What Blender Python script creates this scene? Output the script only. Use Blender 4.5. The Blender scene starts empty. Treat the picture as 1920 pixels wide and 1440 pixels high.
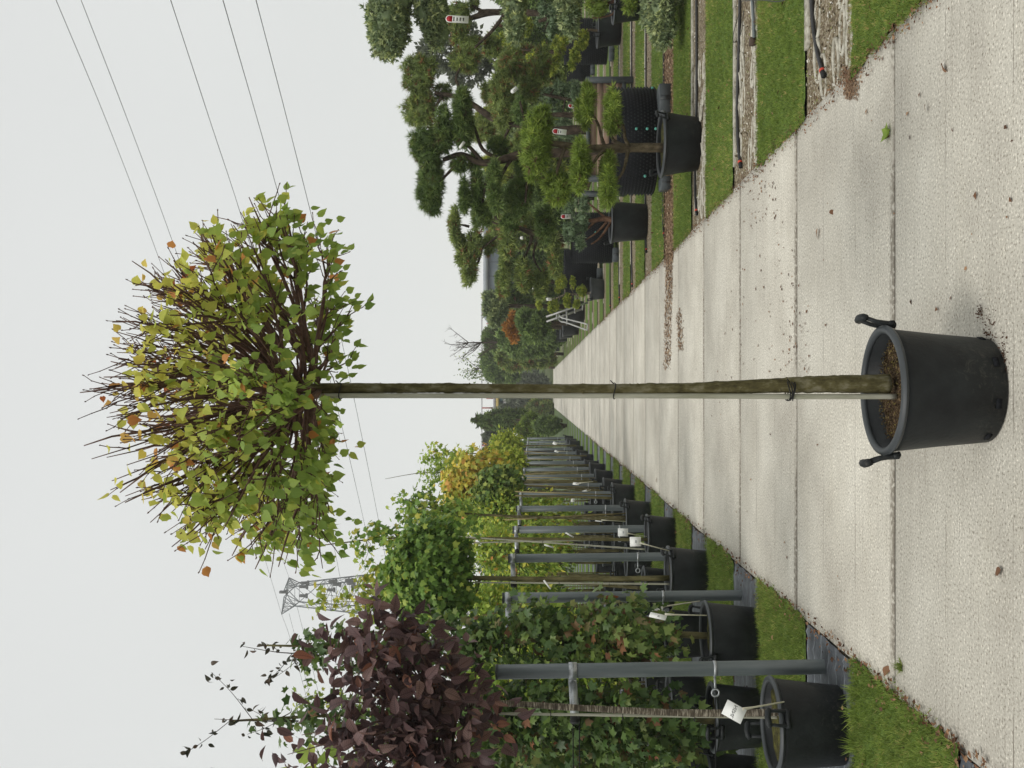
import bpy, math, random
import numpy as np
from math import sin, cos, pi, radians, sqrt
rs = np.random.RandomState(7)
random.seed(7)

# ------------------------------------------------------------------ camera, world, sun, exposure
scene = bpy.context.scene
COL = scene.collection
FPX = 1942.0; CAMH = 1.6; KD = 1942 / 1442   # KD: distances below were paced at a shorter focal length
PITCH = math.atan(39 / FPX)
fw = np.array([0, cos(PITCH), sin(PITCH)]); up = np.array([0, -sin(PITCH), cos(PITCH)]); rt = np.array([1., 0, 0])
cd = bpy.data.cameras.new('camera'); cam = bpy.data.objects.new('camera', cd); COL.objects.link(cam)
cd.sensor_width = 36; cd.lens = 36 * FPX / 1920; cd.clip_start = .05; cd.clip_end = 2000
from mathutils import Matrix, Vector
M = Matrix.Identity(4)
for i in range(3):
    M[i][0] = -up[i]; M[i][1] = rt[i]; M[i][2] = -fw[i]
M[2][3] = CAMH
cam.matrix_world = M
scene.camera = cam

SUN_EL, SUN_AZ = radians(58), radians(215)
w = bpy.data.worlds.new('World'); scene.world = w; w.use_nodes = True
nt = w.node_tree; N = nt.nodes; L = nt.links; N.clear()
wo = N.new('ShaderNodeOutputWorld'); bg = N.new('ShaderNodeBackground'); bg2 = N.new('ShaderNodeBackground'); add = N.new('ShaderNodeAddShader')
sky = N.new('ShaderNodeTexSky'); sky.sky_type = 'NISHITA'; sky.sun_disc = False
sky.sun_elevation = SUN_EL; sky.sun_rotation = SUN_AZ
bg.inputs[1].default_value = 0.008
L.new(sky.outputs[0], bg.inputs[0])
tc = N.new('ShaderNodeTexCoord'); sep = N.new('ShaderNodeSeparateXYZ'); L.new(tc.outputs['Generated'], sep.inputs[0])
cr = N.new('ShaderNodeValToRGB'); L.new(sep.outputs[2], cr.inputs[0])
e = cr.color_ramp.elements
e[0].position = 0.0; e[0].color = (.81, .82, .79, 1)
e[1].position = 1.0; e[1].color = (1.3, 1.3, 1.25, 1)
x = e.new(.12); x.color = (.80, .81, .785, 1)
x = e.new(.5); x.color = (.70, .71, .695, 1)
x = e.new(.72); x.color = (.86, .87, .84, 1)
nz = N.new('ShaderNodeTexNoise'); nz.inputs['Scale'].default_value = 1.6; nz.inputs['Detail'].default_value = 2
L.new(tc.outputs['Generated'], nz.inputs[0])
mr = N.new('ShaderNodeMapRange'); mr.inputs[1].default_value = .3; mr.inputs[2].default_value = .7; mr.inputs[3].default_value = .955; mr.inputs[4].default_value = 1.045
L.new(nz.outputs[0], mr.inputs[0])
L.new(cr.outputs[0], bg2.inputs[0]); L.new(mr.outputs[0], bg2.inputs[1])
L.new(bg.outputs[0], add.inputs[0]); L.new(bg2.outputs[0], add.inputs[1]); L.new(add.outputs[0], wo.inputs[0])

sd = bpy.data.lights.new('sun', 'SUN'); so = bpy.data.objects.new('sun', sd); COL.objects.link(so)
sd.energy = 1.5; sd.angle = radians(18); sd.color = (1, .96, .9)
sv = Vector((sin(SUN_AZ) * cos(SUN_EL), cos(SUN_AZ) * cos(SUN_EL), sin(SUN_EL)))
so.rotation_euler = sv.to_track_quat('Z', 'Y').to_euler(); so.location = (0, 0, 30)
vs = scene.view_settings; scene.display_settings.display_device = 'sRGB'
vs.view_transform = 'Standard'; vs.look = 'None'; vs.gamma = 1; vs.exposure = 0.07; vs.use_curve_mapping = False

# ------------------------------------------------------------------ geometry helpers
def at(X, Y, d):
    """world point seen at photo pixel (X,Y) at distance d along the road"""
    v = fw + up * (960 - X) / FPX + rt * (720 - Y) / FPX
    return np.array([0, 0, CAMH]) + v * (d * KD / v[1])
def gnd(X, Y, z=0.):
    v = fw + up * (960 - X) / FPX + rt * (720 - Y) / FPX
    return np.array([0, 0, CAMH]) + v * ((z - CAMH) / v[2])
def px(d): return d * KD / FPX

OFF = {}
def tag(o, label=None, cat=None, group=None, kind=None):
    if label: o['label'] = label
    if cat: o['category'] = cat
    if group: o['group'] = group
    if kind: o['kind'] = kind
    return o
def thing(name, loc, label, cat, group=None, rz=0.):
    o = bpy.data.objects.new(name, None); COL.objects.link(o); o.empty_display_size = .1
    o.location = [float(c) for c in loc]; o.rotation_euler = (0, 0, rz)
    OFF[o.name] = np.array(loc, float)
    return tag(o, label, cat, group)

def raw_mesh(name, V, loops, starts, mi=None, smooth=False, lf=None):
    me = bpy.data.meshes.new(name)
    V = np.ascontiguousarray(V, dtype=np.float32); loops = np.asarray(loops, dtype=np.int32); starts = np.asarray(starts, dtype=np.int32)
    me.vertices.add(len(V)); me.vertices.foreach_set('co', V.ravel())
    me.loops.add(len(loops)); me.loops.foreach_set('vertex_index', loops)
    me.polygons.add(len(starts)); me.polygons.foreach_set('loop_start', starts)
    if mi is not None: me.polygons.foreach_set('material_index', np.asarray(mi, dtype=np.int32))
    if smooth: me.polygons.foreach_set('use_smooth', np.ones(len(starts), dtype=bool))
    if lf is not None:
        a = me.attributes.new('lf', 'FLOAT_VECTOR', 'POINT'); a.data.foreach_set('vector', np.asarray(lf, dtype=np.float32).ravel())
    me.update(calc_edges=True)
    return me

class MB:
    def __init__(s): s.V = []; s.n = 0; s.loops = []; s.starts = []; s.nl = 0; s.mi = []
    def add(s, verts, faces, mi=0):
        verts = np.asarray(verts, float).reshape(-1, 3); b = s.n
        s.V.append(verts); s.n += len(verts)
        for f in faces:
            s.starts.append(s.nl); s.loops.extend([b + i for i in f]); s.nl += len(f); s.mi.append(mi)
        return s
    def box(s, c, size, rz=0., mi=0, R=None, bev=0.):
        c = np.asarray(c, float); h = np.asarray(size, float) / 2
        if bev > 0:
            v = []
            for z, k in ((-1, 1), (-1, 0), (1, 0), (1, 1)):
                for (a, b2) in ((-1, -1), (1, -1), (1, 1), (-1, 1)):
                    i = bev if k else 0
                    v.append((a * (h[0] - i), b2 * (h[1] - i), z * (h[2] - (0 if k else bev))))
            f = [(3, 2, 1, 0), (12, 13, 14, 15)]
            for r in range(3):
                for j in range(4): f.append((r * 4 + j, r * 4 + (j + 1) % 4, r * 4 + 4 + (j + 1) % 4, r * 4 + 4 + j))
        else:
            v = [(a * h[0], b2 * h[1], z * h[2]) for z in (-1, 1) for (a, b2) in ((-1, -1), (1, -1), (1, 1), (-1, 1))]
            f = [(3, 2, 1, 0), (4, 5, 6, 7), (0, 1, 5, 4), (1, 2, 6, 5), (2, 3, 7, 6), (3, 0, 4, 7)]
        v = np.array(v)
        if R is not None: v = v @ np.asarray(R).T
        if rz: v = v @ np.array([[cos(rz), sin(rz), 0], [-sin(rz), cos(rz), 0], [0, 0, 1]])
        return s.add(v + c, f, mi)
    def tube(s, P, r, n=8, cap=True, mi=0, closed=False):
        P = np.asarray(P, float); m = len(P)
        r = np.full(m, r, float) if np.isscalar(r) else np.asarray(r, float)
        T = np.gradient(P, axis=0); T /= np.linalg.norm(T, axis=1)[:, None] + 1e-12
        ref = np.array([0, 0, 1.]) if abs(T[0][2]) < .9 else np.array([1., 0, 0])
        a = np.arange(n) * 2 * pi / n; V = np.zeros((m, n, 3))
        for i in range(m):
            u = ref - T[i] * ref.dot(T[i]); u /= np.linalg.norm(u) + 1e-12; ref = u
            b = np.cross(T[i], u)
            V[i] = P[i] + r[i] * (np.cos(a)[:, None] * u + np.sin(a)[:, None] * b)
        F = []
        for i in range(m - 1 + (1 if closed else 0)):
            i2 = (i + 1) % m
            for j in range(n):
                F.append((i * n + j, i * n + (j + 1) % n, i2 * n + (j + 1) % n, i2 * n + j))
        if cap and not closed:
            F.append(tuple(range(n - 1, -1, -1))); F.append(tuple(range((m - 1) * n, m * n)))
        return s.add(V.reshape(-1, 3), F, mi)
    def lathe(s, prof, n=32, c=(0, 0, 0), mi=0, sx=1., sy=1.):
        a = np.arange(n) * 2 * pi / n; V = []
        for (r, z) in prof: V.append(np.stack([r * np.cos(a) * sx, r * np.sin(a) * sy, np.full(n, z)], 1))
        F = []
        for i in range(len(prof) - 1):
            for j in range(n): F.append((i * n + j, i * n + (j + 1) % n, (i + 1) * n + (j + 1) % n, (i + 1) * n + j))
        return s.add(np.concatenate(V) + np.asarray(c, float), F, mi)
    def build(s, name, mats, parent=None, smooth=False, label=None, kind=None):
        V = np.concatenate(s.V)
        if parent is not None: V = V - OFF[parent.name]
        me = raw_mesh(name, V, s.loops, s.starts, s.mi, smooth)
        return link(name, me, mats, parent, label, kind)
def link(name, me, mats, parent=None, label=None, kind=None):
    if mats is not None and len(me.materials) == 0:
        for m in (mats if isinstance(mats, (list, tuple)) else [mats]): me.materials.append(m)
    o = bpy.data.objects.new(name, me); COL.objects.link(o)
    if parent is not None: o.parent = parent; OFF[o.name] = OFF[parent.name]
    else: OFF[o.name] = np.zeros(3)
    if label: o['label'] = label
    if kind: o['kind'] = kind
    return o
def copy_tree(o, parent=None):
    c = o.copy(); COL.objects.link(c); c.parent = parent
    for ch in [q for q in KIDS.get(o.name, [])]: copy_tree(ch, c)
    OFF[c.name] = OFF.get(o.name, np.zeros(3))
    return c
KIDS = {}
def index_kids():
    KIDS.clear()
    for o in COL.objects:
        if o.parent: KIDS.setdefault(o.parent.name, []).append(o)
def place(proto, loc, rz, label, s=1., tilt=None):
    c = copy_tree(proto); c.location = [float(q) for q in loc]; c.rotation_euler = (tilt[0] if tilt else 0, tilt[1] if tilt else 0, rz); c.scale = (s, s, s); c['label'] = label
    return c
ORD = ['first', 'second', 'third', 'fourth', 'fifth', 'sixth', 'seventh', 'eighth', 'ninth', 'tenth', 'eleventh', 'twelfth', 'thirteenth', 'fourteenth', 'fifteenth', 'sixteenth', 'seventeenth', 'eighteenth', 'nineteenth', 'twentieth']

# ------------------------------------------------------------------ materials
MATS = {}
def pmat(name, c1, c2=None, scale=8., rough=.8, bump=0., bscale=None, spec=.3, metal=0., stretch=(1, 1, 1), c3=None, detail=5, rnd=0., coords='Object', lo=.35, hi=.65):
    if name in MATS: return MATS[name]
    m = bpy.data.materials.new(name); m.use_nodes = True; t = m.node_tree; n = t.nodes; l = t.links
    b = n['Principled BSDF']; b.inputs['Roughness'].default_value = rough; b.inputs['Metallic'].default_value = metal
    b.inputs['Specular IOR Level'].default_value = spec
    c2 = c2 or c1
    tcn = n.new('ShaderNodeTexCoord'); mp = n.new('ShaderNodeMapping'); mp.inputs['Scale'].default_value = stretch
    l.new(tcn.outputs[coords], mp.inputs[0])
    nn = n.new('ShaderNodeTexNoise'); nn.inputs['Scale'].default_value = scale; nn.inputs['Detail'].default_value = detail; nn.inputs['Roughness'].default_value = .65
    l.new(mp.outputs[0], nn.inputs[0])
    r = n.new('ShaderNodeValToRGB'); l.new(nn.outputs[0], r.inputs[0]); el = r.color_ramp.elements
    el[0].position = lo; el[0].color = (*c1, 1); el[1].position = hi; el[1].color = (*c2, 1)
    if c3: q = el.new((lo + hi) / 2); q.color = (*c3, 1)
    out = r.outputs[0]
    if rnd:
        oi = n.new('ShaderNodeObjectInfo'); hs = n.new('ShaderNodeHueSaturation'); mp2 = n.new('ShaderNodeMapRange')
        mp2.inputs[3].default_value = 1 - rnd; mp2.inputs[4].default_value = 1 + rnd
        l.new(oi.outputs['Random'], mp2.inputs[0]); l.new(mp2.outputs[0], hs.inputs['Value']); l.new(out, hs.inputs['Color']); out = hs.outputs[0]
    l.new(out, b.inputs['Base Color'])
    if bump:
        bn = n.new('ShaderNodeTexNoise'); bn.inputs['Scale'].default_value = bscale or scale * 3; bn.inputs['Detail'].default_value = 6
        l.new(mp.outputs[0], bn.inputs[0]); bp = n.new('ShaderNodeBump'); bp.inputs['Strength'].default_value = min(1, bump); bp.inputs['Distance'].default_value = .01
        l.new(bn.outputs[0], bp.inputs['Height']); l.new(bp.outputs[0], b.inputs['Normal'])
    MATS[name] = m; return m

def leafmat(name, ramp, trans=.35, rough=.5, vein=0., var=.25, spec=.25):
    """ramp: list of (pos, colour), driven by the per-leaf value baked in attribute lf.z"""
    m = bpy.data.materials.new(name); m.use_nodes = True; t = m.node_tree; n = t.nodes; l = t.links
    b = n['Principled BSDF']; o = n['Material Output']
    b.inputs['Roughness'].default_value = rough; b.inputs['Specular IOR Level'].default_value = spec
    a = n.new('ShaderNodeAttribute'); a.attribute_name = 'lf'; sp = n.new('ShaderNodeSeparateXYZ'); l.new(a.outputs['Vector'], sp.inputs[0])
    r = n.new('ShaderNodeValToRGB'); l.new(sp.outputs[2], r.inputs[0]); el = r.color_ramp.elements
    el[0].position = ramp[0][0]; el[0].color = (*ramp[0][1], 1); el[1].position = ramp[-1][0]; el[1].color = (*ramp[-1][1], 1)
    for p, c in ramp[1:-1]: q = el.new(p); q.color = (*c, 1)
    g = n.new('ShaderNodeNewGeometry'); nn = n.new('ShaderNodeTexNoise'); nn.inputs['Scale'].default_value = 9; nn.inputs['Detail'].default_value = 3
    l.new(g.outputs['Position'], nn.inputs[0]); mr2 = n.new('ShaderNodeMapRange'); mr2.inputs[1].default_value = .3; mr2.inputs[2].default_value = .7
    mr2.inputs[3].default_value = 1 - var; mr2.inputs[4].default_value = 1 + var; l.new(nn.outputs[0], mr2.inputs[0])
    hs = n.new('ShaderNodeHueSaturation'); l.new(mr2.outputs[0], hs.inputs['Value']); l.new(r.outputs[0], hs.inputs['Color']); col = hs.outputs[0]
    if vein:
        ab = n.new('ShaderNodeMath'); ab.operation = 'ABSOLUTE'; l.new(sp.outputs[0], ab.inputs[0])
        m1 = n.new('ShaderNodeMath'); m1.operation = 'MULTIPLY_ADD'; m1.inputs[1].default_value = -.8; l.new(ab.outputs[0], m1.inputs[0]); l.new(sp.outputs[1], m1.inputs[2])
        m2 = n.new('ShaderNodeMath'); m2.operation = 'MULTIPLY'; m2.inputs[1].default_value = 9; l.new(m1.outputs[0], m2.inputs[0])
        m3 = n.new('ShaderNodeMath'); m3.operation = 'PINGPONG'; m3.inputs[1].default_value = .5; l.new(m2.outputs[0], m3.inputs[0])
        m4 = n.new('ShaderNodeMath'); m4.operation = 'LESS_THAN'; m4.inputs[1].default_value = .1; l.new(m3.outputs[0], m4.inputs[0])
        m5 = n.new('ShaderNodeMath'); m5.operation = 'LESS_THAN'; m5.inputs[1].default_value = .018; l.new(ab.outputs[0], m5.inputs[0])
        m6 = n.new('ShaderNodeMath'); m6.operation = 'MAXIMUM'; l.new(m4.outputs[0], m6.inputs[0]); l.new(m5.outputs[0], m6.inputs[1])
        m7 = n.new('ShaderNodeMath'); m7.operation = 'MULTIPLY_ADD'; m7.inputs[1].default_value = vein; m7.inputs[2].default_value = 1; l.new(m6.outputs[0], m7.inputs[0])
        h2 = n.new('ShaderNodeHueSaturation'); l.new(m7.outputs[0], h2.inputs['Value']); l.new(col, h2.inputs['Color']); col = h2.outputs[0]
    l.new(col, b.inputs['Base Color'])
    tr = n.new('ShaderNodeBsdfTranslucent'); l.new(col, tr.inputs[0]); mx = n.new('ShaderNodeMixShader'); mx.inputs[0].default_value = trans
    l.new(b.outputs[0], mx.inputs[1]); l.new(tr.outputs[0], mx.inputs[2]); l.new(mx.outputs[0], o.inputs[0])
    return m

# concrete of the road
def concrete():
    m = bpy.data.materials.new('brushed_concrete'); m.use_nodes = True; t = m.node_tree; n = t.nodes; l = t.links; b = n['Principled BSDF']
    b.inputs['Roughness'].default_value = .85; b.inputs['Specular IOR Level'].default_value = .25
    g = n.new('ShaderNodeNewGeometry')
    def noise(sc, det=4, st=(1, 1, 1), ro=.6):
        mp = n.new('ShaderNodeMapping'); mp.inputs['Scale'].default_value = st; l.new(g.outputs['Position'], mp.inputs[0])
        q = n.new('ShaderNodeTexNoise'); q.inputs['Scale'].default_value = sc; q.inputs['Detail'].default_value = det; q.inputs['Roughness'].default_value = ro; l.new(mp.outputs[0], q.inputs[0]); return q.outputs[0]
    def ramp(src, pts):
        r = n.new('ShaderNodeValToRGB'); l.new(src, r.inputs[0]); e = r.color_ramp.elements
        e[0].position = pts[0][0]; e[0].color = (*pts[0][1], 1); e[1].position = pts[-1][0]; e[1].color = (*pts[-1][1], 1)
        for p, c in pts[1:-1]: k = e.new(p); k.color = (*c, 1)
        return r.outputs[0]
    def mul(a, c, f=1.):
        x = n.new('ShaderNodeMix'); x.data_type = 'RGBA'; x.blend_type = 'MULTIPLY'; x.inputs[0].default_value = f; l.new(a, x.inputs[6]); l.new(c, x.inputs[7]); return x.outputs[2]
    base = ramp(noise(1.3, 5), [(.3, (.40, .375, .325)), (.5, (.49, .465, .405)), (.7, (.57, .545, .48))])
    speck = ramp(noise(90, 4), [(.34, (.42, .40, .37)), (.43, (.90, .90, .89)), (.58, (1.03, 1.03, 1.03)), (.68, (1.6, 1.6, 1.6))])
    streak = ramp(noise(5, 7, (.22, 9, 1), .75), [(.34, (.78, .77, .75)), (.45, (1, 1, 1)), (.7, (1.05, 1.05, 1.04))])
    dirt = ramp(noise(2.1, 8, (.6, 1.5, 1), .75), [(.24, (.82, .80, .77)), (.36, (.98, .975, .965)), (.5, (1, 1, 1)), (.8, (1.05, 1.05, 1.05))])
    c = mul(mul(mul(base, speck), streak, .8), dirt)
    sy = n.new('ShaderNodeSeparateXYZ'); l.new(g.outputs['Position'], sy.inputs[0])
    def mt(op, a, b2=None, c2=None):
        q = n.new('ShaderNodeMath'); q.operation = op
        for i_, v_ in enumerate((a, b2, c2)):
            if v_ is None: continue
            if isinstance(v_, (int, float)): q.inputs[i_].default_value = v_
            else: l.new(v_, q.inputs[i_])
        return q.outputs[0]
    ph = mt('FRACT', mt('DIVIDE', mt('SUBTRACT', sy.outputs[1], 4.62 - 1.697 * 4), 1.697))
    near = mt('MAXIMUM', mt('SUBTRACT', 1, mt('MULTIPLY', ph, 24)), mt('MULTIPLY', mt('SUBTRACT', ph, .985), 60))
    dn = mt('MULTIPLY', mt('MAXIMUM', near, 0), mt('MULTIPLY', mt('MAXIMUM', mt('SUBTRACT', noise(1.3, 3), .36), 0), mt('MULTIPLY', mt('MAXIMUM', mt('SUBTRACT', noise(45, 5), .40), 0), 60.)))
    # saw lines between the joints
    ln = mt('GREATER_THAN', mt('ABSOLUTE', mt('SUBTRACT', mt('FRACT', mt('MULTIPLY_ADD', ph, 3, mt('MULTIPLY', noise(2, 2), .03))), .5)), .4925)
    dn = mt('MAXIMUM', dn, mt('MULTIPLY', ln, mt('MULTIPLY', mt('MAXIMUM', mt('SUBTRACT', noise(1.7, 4, (1, .3, 1)), .46), 0), 5)))
    dk = n.new('ShaderNodeMix'); dk.data_type = 'RGBA'; l.new(mt('MINIMUM', dn, .75), dk.inputs[0]); l.new(c, dk.inputs[6]); dk.inputs[7].default_value = (.13, .11, .085, 1); c = dk.outputs[2]
    oi = n.new('ShaderNodeObjectInfo'); h = n.new('ShaderNodeHueSaturation'); mm = n.new('ShaderNodeMapRange'); mm.inputs[3].default_value = .90; mm.inputs[4].default_value = 1.07
    l.new(oi.outputs['Random'], mm.inputs[0]); l.new(mm.outputs[0], h.inputs['Value']); l.new(c, h.inputs['Color']); l.new(h.outputs[0], b.inputs['Base Color'])
    bp = n.new('ShaderNodeBump'); bp.inputs['Strength'].default_value = .7; bp.inputs['Distance'].default_value = .004
    ad = n.new('ShaderNodeMath'); ad.operation = 'ADD'; l.new(noise(120, 3), ad.inputs[0]); l.new(noise(6, 6, (.2, 9, 1)), ad.inputs[1]); l.new(ad.outputs[0], bp.inputs['Height']); l.new(bp.outputs[0], b.inputs['Normal'])
    return m
CONC = concrete()
PLASTIC = pmat('black_plastic', (.009, .010, .011), (.020, .024, .025), 5, .5, .15, 60, .25, rnd=.15)
def scuff(m):
    n = m.node_tree.nodes; l = m.node_tree.links; b = n['Principled BSDF']; src = b.inputs['Base Color'].links[0].from_socket
    tcn = n.new('ShaderNodeTexCoord'); a = n.new('ShaderNodeTexNoise'); a.inputs['Scale'].default_value = 3.2; a.inputs['Detail'].default_value = 3; l.new(tcn.outputs['Object'], a.inputs[0])
    c = n.new('ShaderNodeTexNoise'); c.inputs['Scale'].default_value = 26; c.inputs['Detail'].default_value = 8; c.inputs['Roughness'].default_value = .8; c.inputs['Distortion'].default_value = 1.5; l.new(tcn.outputs['Object'], c.inputs[0])
    r1 = n.new('ShaderNodeMapRange'); r1.inputs[1].default_value = .5; r1.inputs[2].default_value = .72; l.new(a.outputs[0], r1.inputs[0])
    r2 = n.new('ShaderNodeMapRange'); r2.inputs[1].default_value = .52; r2.inputs[2].default_value = .68; l.new(c.outputs[0], r2.inputs[0])
    sp = n.new('ShaderNodeSeparateXYZ'); l.new(tcn.outputs['Object'], sp.inputs[0]); r3 = n.new('ShaderNodeMapRange'); r3.inputs[1].default_value = .12; r3.inputs[2].default_value = 0.; l.new(sp.outputs[2], r3.inputs[0])
    ad = n.new('ShaderNodeMath'); ad.operation = 'ADD'; ad.use_clamp = True; l.new(r1.outputs[0], ad.inputs[0]); l.new(r3.outputs[0], ad.inputs[1])
    mu = n.new('ShaderNodeMath'); mu.operation = 'MULTIPLY'; l.new(ad.outputs[0], mu.inputs[0]); l.new(r2.outputs[0], mu.inputs[1])
    m3 = n.new('ShaderNodeMath'); m3.operation = 'MULTIPLY'; m3.inputs[1].default_value = .5; l.new(mu.outputs[0], m3.inputs[0])
    x = n.new('ShaderNodeMix'); x.data_type = 'RGBA'; l.new(m3.outputs[0], x.inputs[0]); l.new(src, x.inputs[6]); x.inputs[7].default_value = (.13, .12, .10, 1); l.new(x.outputs[2], b.inputs['Base Color'])
scuff(PLASTIC)
MATTE = pmat('matte_black_plastic', (.006, .007, .009), (.010, .011, .014), 5, .7, 0, spec=.15)
PLASTIC_G_SHEEN = pmat('grey_plastic_and_rim_sheen', (.028, .033, .036), (.04, .046, .05), 6, .5, .1, 60, .45)  # grey plastic parts; on black pots' rims it paints in sky sheen
SOIL = pmat('potting_soil', (.018, .012, .008), (.16, .11, .06), 70, .95, 1., 90, .1, c3=(.05, .032, .018))
MOSS = pmat('mossy_soil', (.03, .03, .012), (.12, .12, .03), 30, .95, 1., 90, .1, c3=(.06, .055, .02))
BARK_T = pmat('mossy_bark', (.052, .044, .02), (.19, .175, .115), 38, .85, .6, 60, .15, stretch=(1, 1, .45), c3=(.10, .088, .038), detail=9)
TWIG = pmat('reddish_twig_bark', (.065, .034, .026), (.18, .105, .08), 18, .7, .2, 80, .2)
BARK_P = pmat('pale_speckled_bark', (.04, .032, .024), (.40, .36, .29), 30, .8, .5, 60, .15, stretch=(.6, .6, 4), c3=(.11, .09, .065))
BARK_G = pmat('olive_bark', (.06, .055, .022), (.17, .15, .07), 14, .8, .4, 50, .15, stretch=(1, 1, .4))
BARK_D = pmat('dark_rough_bark', (.02, .015, .011), (.10, .075, .055), 14, .9, 1., 34, .1, stretch=(1, 1, .5))
BARK_R = pmat('reddish_rough_bark', (.05, .024, .014), (.19, .11, .07), 18, .9, 1., 34, .1, stretch=(1, 1, .4))
BARK_B = pmat('brown_fissured_bark', (.055, .043, .026), (.17, .135, .085), 22, .9, 1., 40, .1, stretch=(1, 1, .5))
BAMBOO = pmat('weathered_bamboo', (.24, .24, .17), (.44, .43, .36), 14, .6, .1, 60, .3, stretch=(1, 1, .15))
BAMBOO_Y = pmat('yellow_bamboo', (.16, .13, .05), (.36, .29, .13), 12, .6, .1, 60, .3, stretch=(1, 1, .2))
RUBBER = pmat('black_tie', (.008, .008, .008), (.015, .015, .015), 20, .6)
POSTM = pmat('painted_steel_post', (.085, .105, .108), (.135, .155, .158), 3, .45, .05, 60, .5, stretch=(6, 6, .4), rnd=.08)
GALV = pmat('galvanised_steel', (.28, .30, .31), (.48, .50, .51), 30, .38, .05, 60, .5, metal=.6)
ALU = pmat('aluminium', (.28, .28, .27), (.42, .42, .40), 10, .4, 0, spec=.5, metal=.4)
WHITE = pmat('white_card', (.72, .73, .70), (.82, .82, .79), 3, .5, 0, spec=.3)
CREAM = pmat('cream_plastic_stem', (.55, .52, .40), (.72, .70, .58), 6, .5)
RED = pmat('red_print', (.33, .012, .02), (.42, .02, .03), 20, .5)
INK = pmat('black_print', (.03, .03, .03), (.05, .05, .05), 20, .6)
REDCAP = pmat('red_ring', (.55, .05, .03), (.6, .08, .04), 20, .5)
RUST = pmat('rust_patch', (.12, .03, .012), (.25, .08, .03), 40, .9)
GRASS_BASE = pmat('lawn_base', (.045, .075, .016), (.15, .21, .05), 55, .95, 1., 120, .1, c3=(.095, .15, .03), detail=8, coords='Object')
EARTH = pmat('bare_earth', (.06, .05, .035), (.16, .135, .10), 14, .95, .8, 60, .1)
GRAVEL = pmat('gravel_bed', (.075, .055, .035), (.40, .36, .28), 50, .95, 1., 100, .1, c3=(.17, .135, .085), detail=7)
LITTERBED = pmat('needle_litter_bed', (.10, .06, .035), (.30, .21, .13), 60, .95, 1., 100, .1, c3=(.19, .125, .075), stretch=(.4, 1, 1))
PAVER = pmat('pale_concrete_grid', (.24, .22, .17), (.50, .48, .41), 20, .9, .5, 80, .1)
HOSEM = pmat('black_hose', (.012, .012, .012), (.03, .03, .03), 10, .5, 0, spec=.5)
TEAL = pmat('teal_plug', (.10, .38, .30), (.14, .45, .38), 20, .5)
WOODB = pmat('brown_planter_boards', (.24, .15, .11), (.40, .28, .22), 5, .7, .2, 30, .2, stretch=(.5, 4, 4))
FRAMEG = pmat('slate_grey_frame', (.05, .06, .065), (.075, .085, .09), 5, .5)
def fabric():
    m = pmat('ground_cover_fabric', (.045, .05, .058), (.115, .125, .14), 7, .55, .6, 25, .4, c3=(.075, .083, .095)); n = m.node_tree.nodes; l = m.node_tree.links
    b = n['Principled BSDF']; src = b.inputs['Base Color'].links[0].from_socket
    wv = n.new('ShaderNodeTexWave'); wv.bands_direction = 'Y'; wv.inputs['Scale'].default_value = 2.2; wv.inputs['Distortion'].default_value = .25
    tcn = n.new('ShaderNodeTexCoord'); l.new(tcn.outputs['Object'], wv.inputs[0])
    r = n.new('ShaderNodeValToRGB'); l.new(wv.outputs[1], r.inputs[0]); r.color_ramp.elements[0].position = .975; r.color_ramp.elements[0].color = (0, 0, 0, 1); r.color_ramp.elements[1].position = .995
    r.color_ramp.elements[1].color = (.10, .11, .115, 1)
    x = n.new('ShaderNodeMix'); x.data_type = 'RGBA'; x.blend_type = 'ADD'; x.inputs[0].default_value = 1; l.new(src, x.inputs[6]); l.new(r.outputs[0], x.inputs[7]); l.new(x.outputs[2], b.inputs['Base Color'])
    return m
FABRIC = fabric()

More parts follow.
